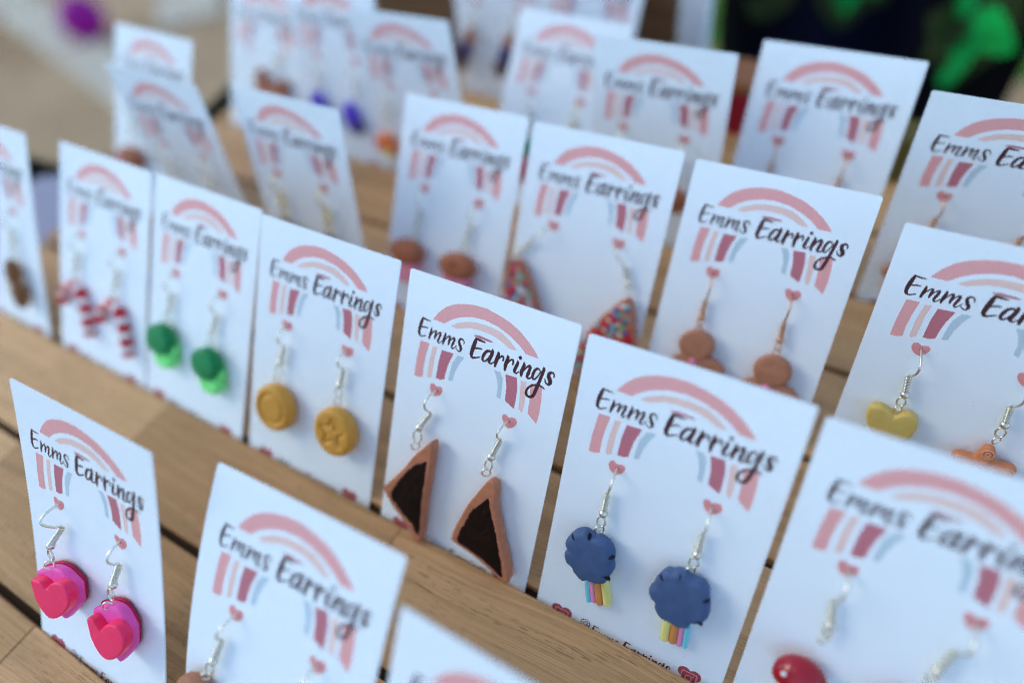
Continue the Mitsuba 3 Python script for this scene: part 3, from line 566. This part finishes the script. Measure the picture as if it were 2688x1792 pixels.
def sprinkle_slice(c, k, verts, seed):
    v = np.array(verts, float); o = v.mean(0); loc = np.column_stack([v[:, 0] - o[0], -(v[:, 1] - o[1])])
    p = Polygon(loc).buffer(0.8).buffer(-0.8)
    put(c.rigid(puff(p, 0.4, 4.4, 1.3, n=160, seed=seed), *o, 0.8), 'm_terracotta', k, 'slice')
    rg = np.random.default_rng(seed); inner = p.buffer(-1.2); x0, y0, x1, y1 = inner.bounds; by = {}
    names_ = ['m_red'] * 6 + ['m_sprinkle_teal', 'm_sprinkle_teal', 'm_sprinkle_blue', 'm_sprinkle_blue', 'm_sprinkle_white', 'm_sprinkle_green']
    n = 0
    while n < 260:
        x, y = rg.uniform(x0, x1), rg.uniform(y0, y1)
        if not inner.contains(Point(x, y)) or rg.uniform() < (y - y0) / (y1 - y0) * 0.6: continue
        q = ellipsoid(1.35, 0.6, 0.5, (0, 0, 0), 1); q.apply_transform(trimesh.transformations.rotation_matrix(rg.uniform(0, 6.28), [0, 0, 1])); q.apply_translation((x, y, 4.45 + rg.uniform(0, 0.5)))
        by.setdefault(names_[int(rg.integers(len(names_)))], []).append(c.rigid(q, *o, 0.8)); n += 1
    for mname, ms in by.items():
        put(ms, mname, k, {'m_red': 'red_sprinkles', 'm_sprinkle_teal': 'teal_sprinkles', 'm_sprinkle_blue': 'blue_sprinkles', 'm_sprinkle_white': 'white_sprinkles', 'm_sprinkle_green': 'green_sprinkles', 'm_terracotta': 'biscuit_crumbs'}[mname], smooth=True, kind='stuff')

def gingerbread(c, k, u, s, rot=0.0, size=1.0):
    z = size
    parts = [puff(ell_poly(5.9 * z, 5.2 * z), 0.5, 4.6, 1.3, 0.15, n=100, seed=1),
             puff(ell_poly(4.6 * z, 6.4 * z, (0, -8.5 * z)), 0.5, 4.2, 1.5, 0.3, n=90, seed=3)]
    for sx in (-1, 1):
        q = puff(ell_poly(5.4 * z, 2.7 * z), 0.4, 4.0, 1.3, 0.1, n=80, seed=8 + sx); q.apply_transform(trimesh.transformations.rotation_matrix(math.radians(-26 * sx), [0, 0, 1])); q.apply_translation((4.9 * sx * z, -6.6 * z, 0)); parts.append(q)
        q = puff(ell_poly(2.7 * z, 4.6 * z), 0.4, 4.0, 1.4, 0.2, n=80, seed=4 + sx); q.apply_transform(trimesh.transformations.rotation_matrix(math.radians(22 * sx), [0, 0, 1])); q.apply_translation((3.7 * sx * z, -14.2 * z, 0)); parts.append(q)
    put([c.rigid(m, u, s, 0.6, rot) for m in parts], 'm_gingerbread', k, 'biscuit')
    for y in (-5.6, -9.0):
        put(c.rigid(ellipsoid(1.25, 1.25, 0.9, (-0.6 * z, y * z, 4.4), 3), u, s, 0.6, rot), 'm_button_pink', k, 'button', smooth=True)

def toadstool(c, k, u, s, rot=0.0):
    cap = trimesh.creation.icosphere(subdivisions=4); v = cap.vertices; v = v * [6.2, 5.6, 4.2]; low = v[:, 1] < -1.2; v[low, 1] = -1.2 + (v[low, 1] + 1.2) * 0.25; cap.vertices = v + [0, 0, 3.6]
    put(c.rigid(cap, u, s, 0.8, rot), 'm_toadstool', k, 'cap', smooth=True)
    st = tube(np.array([[0, -1, 3.2], [0.1, -3.5, 3.2], [0, -6, 3.2], [0, -9.5, 3.2]]), np.array([2.2, 2.2, 2.6, 3.1]), 16)
    put(c.rigid(st, u, s, 0.8, rot), 'm_white_clay', k, 'stem', smooth=50)
    for x, y, r in ((-3.4, 2.2, 0.7), (3.2, 1.2, 0.8), (0.2, -0.6, 0.7)):
        zz = 3.6 + 4.2 * math.sqrt(max(0, 1 - (x / 6.2) ** 2 - (y / 5.6) ** 2))
        put(c.rigid(ellipsoid(r, r, 0.4, (x, y, zz), 2), u, s, 0.8, rot), 'm_white_clay', k, 'dot', smooth=True)

def muffin(c, k, u, s, rot=0.0, hole=False, pink_side=0.0):
    put(c.rigid(puff(ell_poly(8.0, 5.3), 0.4, 6.6, 2.4, 0.4, n=100, seed=3), u, s, 0.8, rot), 'm_muffin', k, 'top')
    cup = puff(Polygon([(-5.4, 1), (5.4, 1), (4.3, -10), (-4.3, -10)]).buffer(0.6), 0.6, 5.4, 1.2, n=100, seed=5, noise=0.03)
    put(c.rigid(cup, u + pink_side, s + 1.6, 0.8, rot), 'm_muffin_cup', k, 'cup')
    if hole: put(c.rigid(ellipsoid(1.15, 1.0, 0.7, (-0.3, 1.0, 6.9), 2), u, s, 0.8, rot), 'm_muffin_dark', k, 'hollow', smooth=True)

def candy_cane(c, k, pts):
    sp_ = spline(np.array([(x, y, 2.4) for x, y in pts]), 16); w = c.surf(sp_)
    n = len(w); seg = 7; reds, whites = [], []
    full = tube(w, 2.0, 14); put(full, 'm_white_clay', k, 'cane', smooth=True)
    tw = np.linalg.norm(np.diff(w, axis=0), axis=1).cumsum()
    L = tw[-1]; pos = np.concatenate([[0], tw]); q = 0.0
    while q < L - 1.0:
        idx = np.linspace(q, min(q + 3.5, L), 6); P = np.column_stack([np.interp(idx, pos, w[:, i]) for i in range(3)])
        put(tube(P, 2.1, 14), 'm_red', k, 'red_stripe', smooth=50); q += 5.7

def starfish(c, k, u, s, rot):
    p = star_poly(10.4, 4.0, 90, 5, 0.0).buffer(-1.2).buffer(2.6, 8).buffer(-1.0, 8)
    m = puff(p, 0.3, 3.4, 1.3, 0.9, n=220, seed=12, noise=0.03)
    put(c.rigid(m, u, s, 0.8, rot), 'm_starfish', k, 'body')
    for i in range(5):
        t = math.radians(90 + 72 * i)
        for r, rr in ((1.35, 0.26), (0.62, 0.3)):
            a = np.linspace(0, 2 * np.pi, 20, endpoint=False)
            ring = tube(np.column_stack([6.1 * math.cos(t) + r * np.cos(a), 6.1 * math.sin(t) + r * np.sin(a), np.full(20, 3.72)]), rr, 7, True)
            put(c.rigid(ring, u, s, 0.8, rot), 'm_starfish_ring', k, 'ring_mark', smooth=True)
    for x in (-1.75, 1.75):
        put(c.rigid(ellipsoid(0.72, 0.72, 0.6, (x, -1.1, 4.3), 2), u, s, 0.8, rot), 'm_eye_blue', k, 'eye', smooth=True)

def blob(c, k, u, s, parts, rot=0.0):
    for part, m_, rx, ry, rz, x, y, z in parts:
        put(c.rigid(ellipsoid(rx, ry, rz, (x, y, z), 3), u, s, 0.8, rot), m_, k, part, smooth=True)

# ------------------------------------------------------------------ cards and what hangs on them
CARDS = {}
POSES['E0'] = [-125.5, 8 * D, 0.03, 0.0, 0.10, 0.0, 0.0]
POSES['E1'] = [-84.0, 8 * D, 0.02, 0.0, 0.60, 0.0, -6.0]
def card(n, label): CARDS[n] = build_card(n, label); return CARDS[n]

def earring(name, label, n, side, charm, pts=None, metal='m_silver', group=None, tilt=0.0, cat='earring', fine=False, bulge=(0.0, 4.2), jump=True, hs=(1.6, 1.9, 2.2)):
    c = CARDS[n]; k = thing(name, label, cat, group)
    h, sp, bd, rg = default_pts(side, tilt)
    if pts: sp, bd, rg = (np.array(q) for q in pts)
    build_hook(c, k, h, sp, bd, rg, metal, fine=fine, bulge=bulge, jump=jump, hs=hs)
    if charm: charm(c, k, rg)
    return k

# front row
card('A1', 'white card with two pink heart and disc earrings, leftmost card of the front row')
earring('heart_earring', 'hot pink heart on an orchid disc earring, left one of its pair', 'A1', 'L', lambda c, k, r: traced_hearts(c, k, A1LF, A1LB, 1), ((17.0, 39.6), (13.2, 46.9), (14.6, 51.9)), fine=True, bulge=(-0.6, 5.6), hs=(1.4, 2.8, 4.6))
earring('heart_earring', 'hot pink heart on an orchid disc earring, right one of its pair', 'A1', 'R', lambda c, k, r: traced_hearts(c, k, A1RF, A1RB, 5), ((40.4, 40.2), (39.1, 46.8), (39.2, 52.5)), fine=True, bulge=(0.2, 4.0), hs=(1.4, 2.6, 4.6))
card('A2', 'white card in the front row, directly right of the pink heart card')
earring('biscuit_earring', 'brown biscuit earring just showing at the bottom edge of the front row', 'A2', 'L', lambda c, k, r: gingerbread(c, k, 7.6, 59.5, -12), ((12.6, 41.3), (11.0, 48.2), (9.4, 53.5)))
earring('biscuit_earring', 'right earring of the front row pair next to the pink hearts, mostly below the frame', 'A2', 'R', lambda c, k, r: gingerbread(c, k, 39.0, 59.5, 0))
card('A3', 'blurred white card showing only its top left corner at the bottom edge')
# second row
card('B0', 'white card cut by the left edge, holding a brown pod earring')
earring('pod_earring', 'brown nut-shaped earring with a cream side at the left edge', 'B0', 'R', lambda c, k, r: blob(c, k, 42.0, 65.0, [('upper_half', 'm_pod', 3.9, 6.0, 2.8, -0.9, 5.0, 3), ('lower_half', 'm_pod', 3.9, 6.4, 2.8, 1.0, -4.6, 3), ('cream_side', 'm_cream', 2.5, 6.5, 2.4, -3.0, -0.8, 3)], 6))
card('B1', 'white card with red and white candy cane earrings')
CP = [(4.9, 64.6), (7.0, 58.2), (12.0, 55.4), (17.2, 57.2), (19.8, 62.5), (21.6, 68.5), (23.0, 74.0)]
earring('candy_cane_earring', 'red and white candy cane earring, left one of its pair', 'B1', 'L', lambda c, k, r: candy_cane(c, k, [(x + 0.2, y + 0.4) for x, y in CP]), ((14.0, 41.5), (13.2, 47.6), (12.8, 52.8)))
earring('candy_cane_earring', 'red and white candy cane earring, right one of its pair', 'B1', 'R', lambda c, k, r: candy_cane(c, k, [(x + 25.0, y + 0.6) for x, y in CP]), ((39.4, 41.6), (38.4, 47.7), (37.6, 52.9)))
card('B2', 'white card with green turtle earrings')
earring('turtle_earring', 'dark and light green turtle earring, left one of its pair', 'B2', 'L', lambda c, k, r: turtle(c, k, 13.2, 60.0, 4), ((14.4, 41.6), (14.0, 47.8), (13.2, 52.9)))
earring('turtle_earring', 'dark and light green turtle earring, right one of its pair', 'B2', 'R', lambda c, k, r: turtle(c, k, 39.0, 60.6, 6), ((39.4, 41.8), (38.2, 48.0), (37.6, 53.4)))
card('B3', 'white card with two mustard yellow coin earrings')
earring('coin_earring', 'mustard coin earring with a pressed ring', 'B3', 'L', lambda c, k, r: coin(c, k, 14.6, 63.2, 'ring'), ((15.0, 40.9), (14.2, 46.8), (13.6, 52.8)), fine=True)
earring('coin_earring', 'mustard coin earring with a pressed star', 'B3', 'R', lambda c, k, r: coin(c, k, 41.0, 61.6, 'star', 4), ((40.2, 39.8), (39.6, 45.6), (39.7, 51.2)), fine=True)
card('B4', 'white card with chocolate-filled triangle earrings')
earring('slice_earring', 'brown triangle earring with dark chocolate filling, left one of its pair', 'B4', 'L', lambda c, k, r: traced_slice(c, k, BL, BLF, 3), ((14.7, 40.9), (11.6, 47.0), (11.2, 53.4)), fine=True, bulge=(-0.5, 4.6))
earring('slice_earring', 'brown triangle earring with dark chocolate filling, right one of its pair', 'B4', 'R', lambda c, k, r: traced_slice(c, k, BR, BRF, 5), ((38.9, 39.8), (37.1, 46.2), (36.6, 51.4)), fine=True, bulge=(-0.3, 4.2))
card('B5', 'white card with slate blue cloud earrings')
earring('cloud_earring', 'slate blue cloud earring whose rainbow strips run cyan to yellow', 'B5', 'L', lambda c, k, r: cloud(c, k, 13.8, 60.4, 8, ('m_cyan', 'm_rose', 'm_tangerine', 'm_lemon'), 17, 31), ((13.9, 41.2), (14.1, 47.3), (14.1, 52.4)), fine=True, bulge=(0.7, 4.0))
earring('cloud_earring', 'slate blue cloud earring whose rainbow strips run yellow to cyan', 'B5', 'R', lambda c, k, r: cloud(c, k, 39.0, 60.8, -4, ('m_lemon', 'm_tangerine', 'm_rose', 'm_cyan'), 5, 35, 7.3, 7.5), ((39.5, 41.7), (39.8, 47.6), (39.3, 52.6)), fine=True, bulge=(0.7, 4.0))
card('B6', 'white card with red toadstool earrings, nearest on the right')
earring('toadstool_earring', 'red toadstool earring with white dots at the bottom edge', 'B6', 'L', lambda c, k, r: toadstool(c, k, 13.0, 64.8, 5), ((14.0, 42.4), (15.2, 48.9), (15.0, 53.0)), bulge=(0.8, 4.4))
earring('toadstool_earring', 'right earring of the toadstool pair, its charm below the frame', 'B6', 'R', lambda c, k, r: toadstool(c, k, 35.4, 62.4, 12), ((38.6, 42.2), (37.4, 48.6), (36.4, 52.8)), bulge=(0.8, 5.0))
# third row
H6 = [(8.9, 53.6), (7.9, 54.7), (7.6, 57.0), (8.4, 60.0), (10.0, 62.4), (12.4, 64.6), (15.0, 66.0), (17.6, 65.4), (19.6, 63.2), (20.9, 60.2), (21.3, 57.0), (20.9, 55.0), (19.9, 53.7), (18.3, 53.0), (16.6, 53.5), (14.8, 55.2), (12.7, 54.0), (10.6, 53.3)]
card('C0', 'white blurred card leaning back with a brown muffin earring, leftmost of the third row')
earring('muffin_earring', 'brown muffin earring with a pink side on the leftmost card of the third row', 'C0', 'L', lambda c, k, r: muffin(c, k, 19.0, 61.0, 0, pink_side=-5.0), tilt=6)
card('C1', 'white upright card in shade in front of the muffin card, right edge slanting')
for sd, w in (('L', 'left'), ('R', 'right')):
    earring('drop_earring', 'hidden %s earring low on the shaded upright card' % w, 'C1', sd, lambda c, k, r: blob(c, k, r[0], r[1] + 7, [('drop', 'm_cream', 4, 5.5, 2.6, 0, 0, 2.5)]))
card('C2', 'white upright card with gold hook earrings, second upright card of the third row')
for sd, w in (('L', 'left'), ('R', 'right')):
    earring('drop_earring', 'gold hooked %s earring hidden behind the coin card' % w, 'C2', sd, lambda c, k, r: blob(c, k, r[0], r[1] + 7, [('drop', 'm_pod', 4, 5.5, 2.6, 0, 0, 2.5)]), metal='m_gold')
card('C3', 'white card with brown and pink muffin earrings behind the triangle card')
earring('muffin_earring', 'brown and pink muffin earring partly behind the coin card', 'C3', 'L', lambda c, k, r: muffin(c, k, 12.6, 59.8, 2), ((14.4, 42.5), (14.1, 48.9), (13.6, 53.6)))
earring('muffin_earring', 'brown and pink muffin earring with a dark hollow', 'C3', 'R', lambda c, k, r: muffin(c, k, 37.2, 59.2, 2, True), ((38.8, 42.2), (38.0, 48.5), (37.5, 53.3)))
card('C4', 'white card with red sprinkled triangle earrings')
earring('sprinkle_earring', 'triangle earring with red sprinkles swung out to the left edge of its card', 'C4', 'L', lambda c, k, r: sprinkle_slice(c, k, [(2.8, 48.6), (6.0, 48.5), (9.5, 52.9), (13.3, 58.7), (17.5, 66.4), (20.0, 73.0), (11.4, 77.3), (-2.3, 76.2), (0.0, 65.4), (1.4, 57.0), (1.4, 51.2)], 4), ((7.6, 41.2), (2.9, 46.6), (2.2, 49.6)), jump=False)
earring('sprinkle_earring', 'triangle earring with red sprinkles pointing to the right edge of its card', 'C4', 'R', lambda c, k, r: sprinkle_slice(c, k, [(48.6, 50.1), (50.4, 51.6), (52.8, 57.9), (55.5, 66.1), (58.0, 75.4), (50.4, 82.1), (35.7, 83.7), (33.4, 81.0), (34.9, 70.8), (38.1, 64.9), (41.2, 59.1), (46.4, 52.4)], 6), ((44.2, 40.6), (47.0, 46.2), (47.8, 50.4)), jump=False)
card('C5', 'white card with gingerbread figure earrings on copper hooks')
earring('gingerbread_earring', 'gingerbread figure earring with a pink button', 'C5', 'L', lambda c, k, r: gingerbread(c, k, 16.0, 58.1, 10), ((14.7, 43.0), (14.8, 48.8), (15.1, 52.8)), 'm_copper', fine=True, bulge=(0.9, 3.6))
earring('gingerbread_earring', 'gingerbread figure earring hiding its buttons behind the cloud card', 'C5', 'R', lambda c, k, r: gingerbread(c, k, 41.2, 58.7, 4), ((40.0, 42.8), (40.4, 48.6), (40.6, 52.9)), 'm_copper', fine=True, bulge=(0.7, 3.6))
card('C6', 'white card with a yellow heart earring and a starfish earring')
earring('yellow_heart_earring', 'dull yellow heart earring', 'C6', 'L', lambda c, k, r: put(c.rigid(puff(Polygon([(x - 14.5, -(y - 59.0)) for x, y in H6]).buffer(0.5).buffer(-0.5), 0.6, 4.2, 1.1, 0.2, n=140, centre=(0, 0), seed=22, noise=0.03), 14.5, 59.0, 0.0), 'm_heart_yellow', k, 'heart'), ((14.2, 42.2), (15.1, 48.2), (14.9, 53.2)), fine=True, bulge=(1.2, 4.6))
earring('starfish_earring', 'orange starfish earring with two blue eyes', 'C6', 'R', lambda c, k, r: starfish(c, k, 39.6, 63.4, 4), ((39.1, 42.3), (39.8, 48.2), (39.8, 53.4)), fine=True, bulge=(1.0, 4.6))
# fourth row
card('D0', 'blurred white card at the back left with a brown two-pointed earring')
earring('ears_earring', 'blurred brown earring with two points like ears', 'D0', 'R', lambda c, k, r: put(c.rigid(puff(Polygon([(-10.5, 7.0), (-8.5, 7.8), (-4.5, 2.4), (4.5, 1.0), (8.6, 5.8), (10.5, 5.0), (10.8, -6), (6, -11), (-6, -11), (-10.8, -5)]).buffer(0.8), 0.4, 4.4, 1.4, n=160, centre=(0, -3), seed=3), 35.5, 52.0, 0.8, -3), 'm_muffin', k, 'charm'), ((38.0, 36.5), (37.5, 41.5), (37.0, 46.0)))
card('D1', 'blurred white card behind with violet earrings')
earring('violet_earring', 'blurred violet earring half hidden, left one of its pair', 'D1', 'L', lambda c, k, r: blob(c, k, 14.8, 58.5, [('charm', 'm_violet', 4.6, 7.4, 3, 0, 0, 3), ('dark_tip', 'm_navy', 3.6, 4.0, 2.8, 1.6, -5.4, 3)], 8))
earring('violet_earring', 'blurred violet earring with navy tip, right one of its pair', 'D1', 'R', lambda c, k, r: blob(c, k, 37.0, 60.5, [('charm', 'm_violet', 4.8, 7.4, 3, 0, 0, 3), ('dark_tip', 'm_navy', 3.4, 3.6, 2.8, 2.2, -6.0, 3)], 10))
card('D2', 'blurred white card with an orange earring, in the fourth row')
earring('orange_earring', 'blurred orange earring with a yellow spot', 'D2', 'L', lambda c, k, r: blob(c, k, 7.0, 64.3, [('charm', 'm_orange', 6.4, 6.8, 3, 0, 0, 3), ('yellow_spot', 'm_lemon', 2.6, 2.8, 1.4, 1.6, -3.0, 5.2), ('red_side', 'm_red', 3.0, 4.0, 2.0, -3.6, 0.2, 3.6)]), tilt=-18)
earring('orange_earring', 'right earring of the blurred orange pair, behind the muffin card', 'D2', 'R', lambda c, k, r: blob(c, k, r[0], r[1] + 9, [('charm', 'm_orange', 6.4, 6.8, 3, 0, 0, 3)]))
card('D3', 'blurred white card partly hidden by the card to its right, above the sprinkle card')
earring('melon_earring', 'green and red earring glimpsed in the gap beside the muffin card', 'D3', 'L', lambda c, k, r: blob(c, k, 19.2, 63.0, [('rind', 'm_green', 3.8, 4.4, 2.6, 0, 3.8, 3), ('flesh', 'm_red', 4.0, 6.6, 2.8, 0, -5.6, 3)]), tilt=12)
earring('melon_earring', 'green and red earring hidden behind the sprinkle card', 'D3', 'R', lambda c, k, r: blob(c, k, r[0], r[1] + 9, [('rind', 'm_green', 3.8, 4.4, 2.6, 0, 3.8, 3), ('flesh', 'm_red', 4.0, 6.6, 2.8, 0, -5.6, 3)]), metal='m_gold')
card('D4', 'blurred white card in the fourth row above the sprinkle card')
for sd, w in (('L', 'left'), ('R', 'right')):
    earring('round_biscuit_earring', 'reddish brown round biscuit earring, %s one behind the sprinkle card' % w, 'D4', sd, lambda c, k, r: blob(c, k, r[0] + 0.6, r[1] + 6.6, [('biscuit', 'm_muffin', 5.4, 5.6, 2.4, 0, 0, 2.4)]))
card('D5', 'white card with copper hooks in front of the black cloth')
for sd, w in (('L', 'left'), ('R', 'right')):
    earring('copper_hook_earring', 'copper hooked %s earring on the card before the black cloth' % w, 'D5', sd, lambda c, k, r: gingerbread(c, k, r[0], r[1] + 6), None, 'm_copper', bulge=(0.6, 3.6))
card('D6', 'white card with copper hooks at the right edge, standing tall behind the starfish card')
for sd, w in (('L', 'left'), ('R', 'right')):
    earring('copper_hook_earring', 'copper hooked %s earring on the tall card at the right edge' % w, 'D6', sd, lambda c, k, r: gingerbread(c, k, r[0], r[1] + 6), None, 'm_copper', bulge=(0.8, 3.6))
# last row
card('E0', 'far blurred white card with dark brown earrings at the top')
for sd, w, uu in (('L', 'left', 6.5), ('R', 'right', 31.5)):
    earring('feather_earring', 'dark brown and navy long earring at the top, %s one' % w, 'E0', sd, lambda c, k, r, uu=uu: blob(c, k, uu, 58.5, [('upper_tip', 'm_muffin', 3.2, 5.0, 2.4, 1.6, 8.5, 3), ('middle', 'm_navy', 3.6, 7.0, 2.4, 0.3, 1.0, 3.2), ('lower_tip', 'm_muffin_dark', 3.6, 5.0, 2.4, -2.0, -7.5, 3)], -14), tilt=-14)
card('E1', 'far blurred white card cut by the top edge, its lettering near the frame')

# ------------------------------------------------------------------ behind the stand
def ray(q, y=None, z=None):
    d = ROT.T @ np.array([(q[0] - 1344) / FPX, (q[1] - 896) / FPX, 1.0])
    t = (y - CAM[1]) / d[1] if y is not None else (z - CAM[2]) / d[2]
    return CAM + t * d
bk = thing('back_board', 'dark brown wooden board standing behind the last row of cards', 'board')
put(box(-262, -46, 378, 386, -20.4, 84, 0.8), 'm_wood_dark', bk, 'panel', smooth=False)
put(box(-45.5, -30, 377, 387, -20.4, 90, 0.8), 'm_card', bk, 'end_post', smooth=False, label='white painted end post')

mat('m_red_box', (0.26, 0.008, 0.022), 0.35, 0.4)
mat('m_brown_lid', (0.25, 0.10, 0.045), 0.5, 0.3)
rb = thing('red_box', 'dark red box with a brown lid glimpsed between two cards at the back', 'box')
zt, zl = ray((1930, 212), y=330)[2], ray((1930, 245), y=330)[2]
put(box(-24, 16, 330, 352, -20.2, zl, 1.2), 'm_red_box', rb, 'body', smooth=False)
put(box(-25, 17, 329, 353, zl + 0.02, zt, 1.2), 'm_brown_lid', rb, 'lid', smooth=False)
print('box', zl, zt)
ob_ = thing('wooden_block', 'small olive brown block in the gap behind the tallest right card', 'block')
mat('m_olive', (0.10, 0.075, 0.02), 0.6, 0.3)
put(box(70, 96, 318, 336, 0.02, 22, 1.0), 'm_olive', ob_, smooth=False)

# black cloth with a green print, hanging in folds behind the stand
def cloth_pt(x, z):
    return np.stack([x, 640 + 16 * np.sin(x * 0.035 + 0.6) + 9 * np.sin(x * 0.083 + z * 0.012) - 0.05 * z, z], -1)
mat('m_cloth', mikit.proc(lambda p, n, uv: mikit.mix((0.0022, 0.0028, 0.0045), (0.0035, 0.006, 0.022), mikit.smoothstep(0.35, 0.65, mikit.noise(p.x * 7.0, p.z * 6.0, 4.0)))), 0.9, 0.08)
mat('m_print_green', mikit.proc(lambda p, n, uv: mikit.mix((0.002, 0.035, 0.004), (0.008, 0.46, 0.09), mikit.smoothstep(0.44, 0.66, mikit.fbm(p.x * 30.0 + p.z * 16.0, p.z * 22.0 - p.x * 8.0, 2.0, 2)))), 0.7, 0.2)
mat('m_print_olive', (0.028, 0.045, 0.018), 0.8, 0.1)
cl = thing('hanging_cloth', 'black and navy cloth with a bright green print hanging behind the stand', 'cloth')
xl = lambda z: ray((1905, 0), y=640)[0] + (z - 40) * 0.10
xs = np.linspace(0, 1, 60); zs = np.linspace(-330, 190, 40)
x_l, x_r = ray((1885, 60), y=640)[0], ray((2668, 200), y=640)[0]
Gx = np.array([[x_l + (x_r - x_l) * a + 0.0 * z for a in xs] for z in zs]); Gz = np.repeat(zs[:, None], 60, 1)
put(tri(cloth_pt(Gx, Gz).reshape(-1, 3), grid_faces(40, 60)), 'm_cloth', cl, 'fabric', smooth=True)
prn = np.random.default_rng(21)
def print_patch(part, m_, outlines, off):
    for q in outlines:
        P = np.array([ray(z_, y=636)[[0, 2]] for z_ in q]); pg = Polygon(P).buffer(0).buffer(4).buffer(-7).buffer(3)
        for g in getattr(pg, 'geoms', [pg]):
            if g.area < 5: continue
            v, f = trimesh.creation.triangulate_polygon(g, engine='earcut'); v = np.column_stack([v, np.zeros(len(v))]); v, f = trimesh.remesh.subdivide_to_size(v, f, 8, max_iter=12)
            w = cloth_pt(v[:, 0], v[:, 1]); w[:, 1] -= off; put(trimesh.Trimesh(w, f, process=False), m_, cl, part, smooth=False)
Z = lambda pts: [(1780 + x / 2.59, y / 2.59) for x, y in pts]
print_patch('olive_print', 'm_print_olive', [Z([(940, -120), (1400, -120), (1400, 80), (1330, 150), (1200, 170), (1150, 235), (1060, 235), (1010, 150), (960, 60)]),
    Z([(1690, 110), (1800, 50), (2000, -120), (2400, -120), (2320, 260), (2200, 360), (2080, 440), (1930, 560), (1800, 590), (1760, 520), (1790, 400), (1640, 420), (1700, 300)]), Z([(480, -60), (820, -80), (760, 60), (620, 130), (520, 90)])], 2.0)
print_patch('green_print', 'm_print_green', [Z([(1030, -120), (1240, -120), (1220, 40), (1160, 100), (1110, 165), (1070, 60)]), Z([(1260, 20), (1330, 0), (1330, 60), (1280, 80)]),
    Z([(1940, -120), (2080, -80), (1980, 100), (1860, 140), (1780, 240), (1720, 300), (1740, 200), (1850, 80)]), Z([(2030, 60), (2200, 20), (2300, 200), (2310, 300), (2200, 350), (2040, 350), (1960, 460), (1860, 560), (1790, 580), (1770, 520), (1860, 400), (1840, 320), (1960, 240), (2000, 150)]), Z([(560, 40), (660, 60), (600, 110)])], 3.5)

pb = thing('purple_ball', 'blurred purple ball lying on the paving at the top left', 'ball')
g = ray((215, 48), z=-700); mat('m_purple', (0.30, 0.003, 0.22), 0.5, 0.3)
bl = trimesh.creation.icosphere(subdivisions=3, radius=74); bl.vertices *= 1 + 0.06 * (meshkit.noise(bl.vertices * 0.04)[:, None] - 0.5); bl.apply_translation(ray((215, 48), z=-676)); put(bl, 'm_purple', pb, smooth=True)
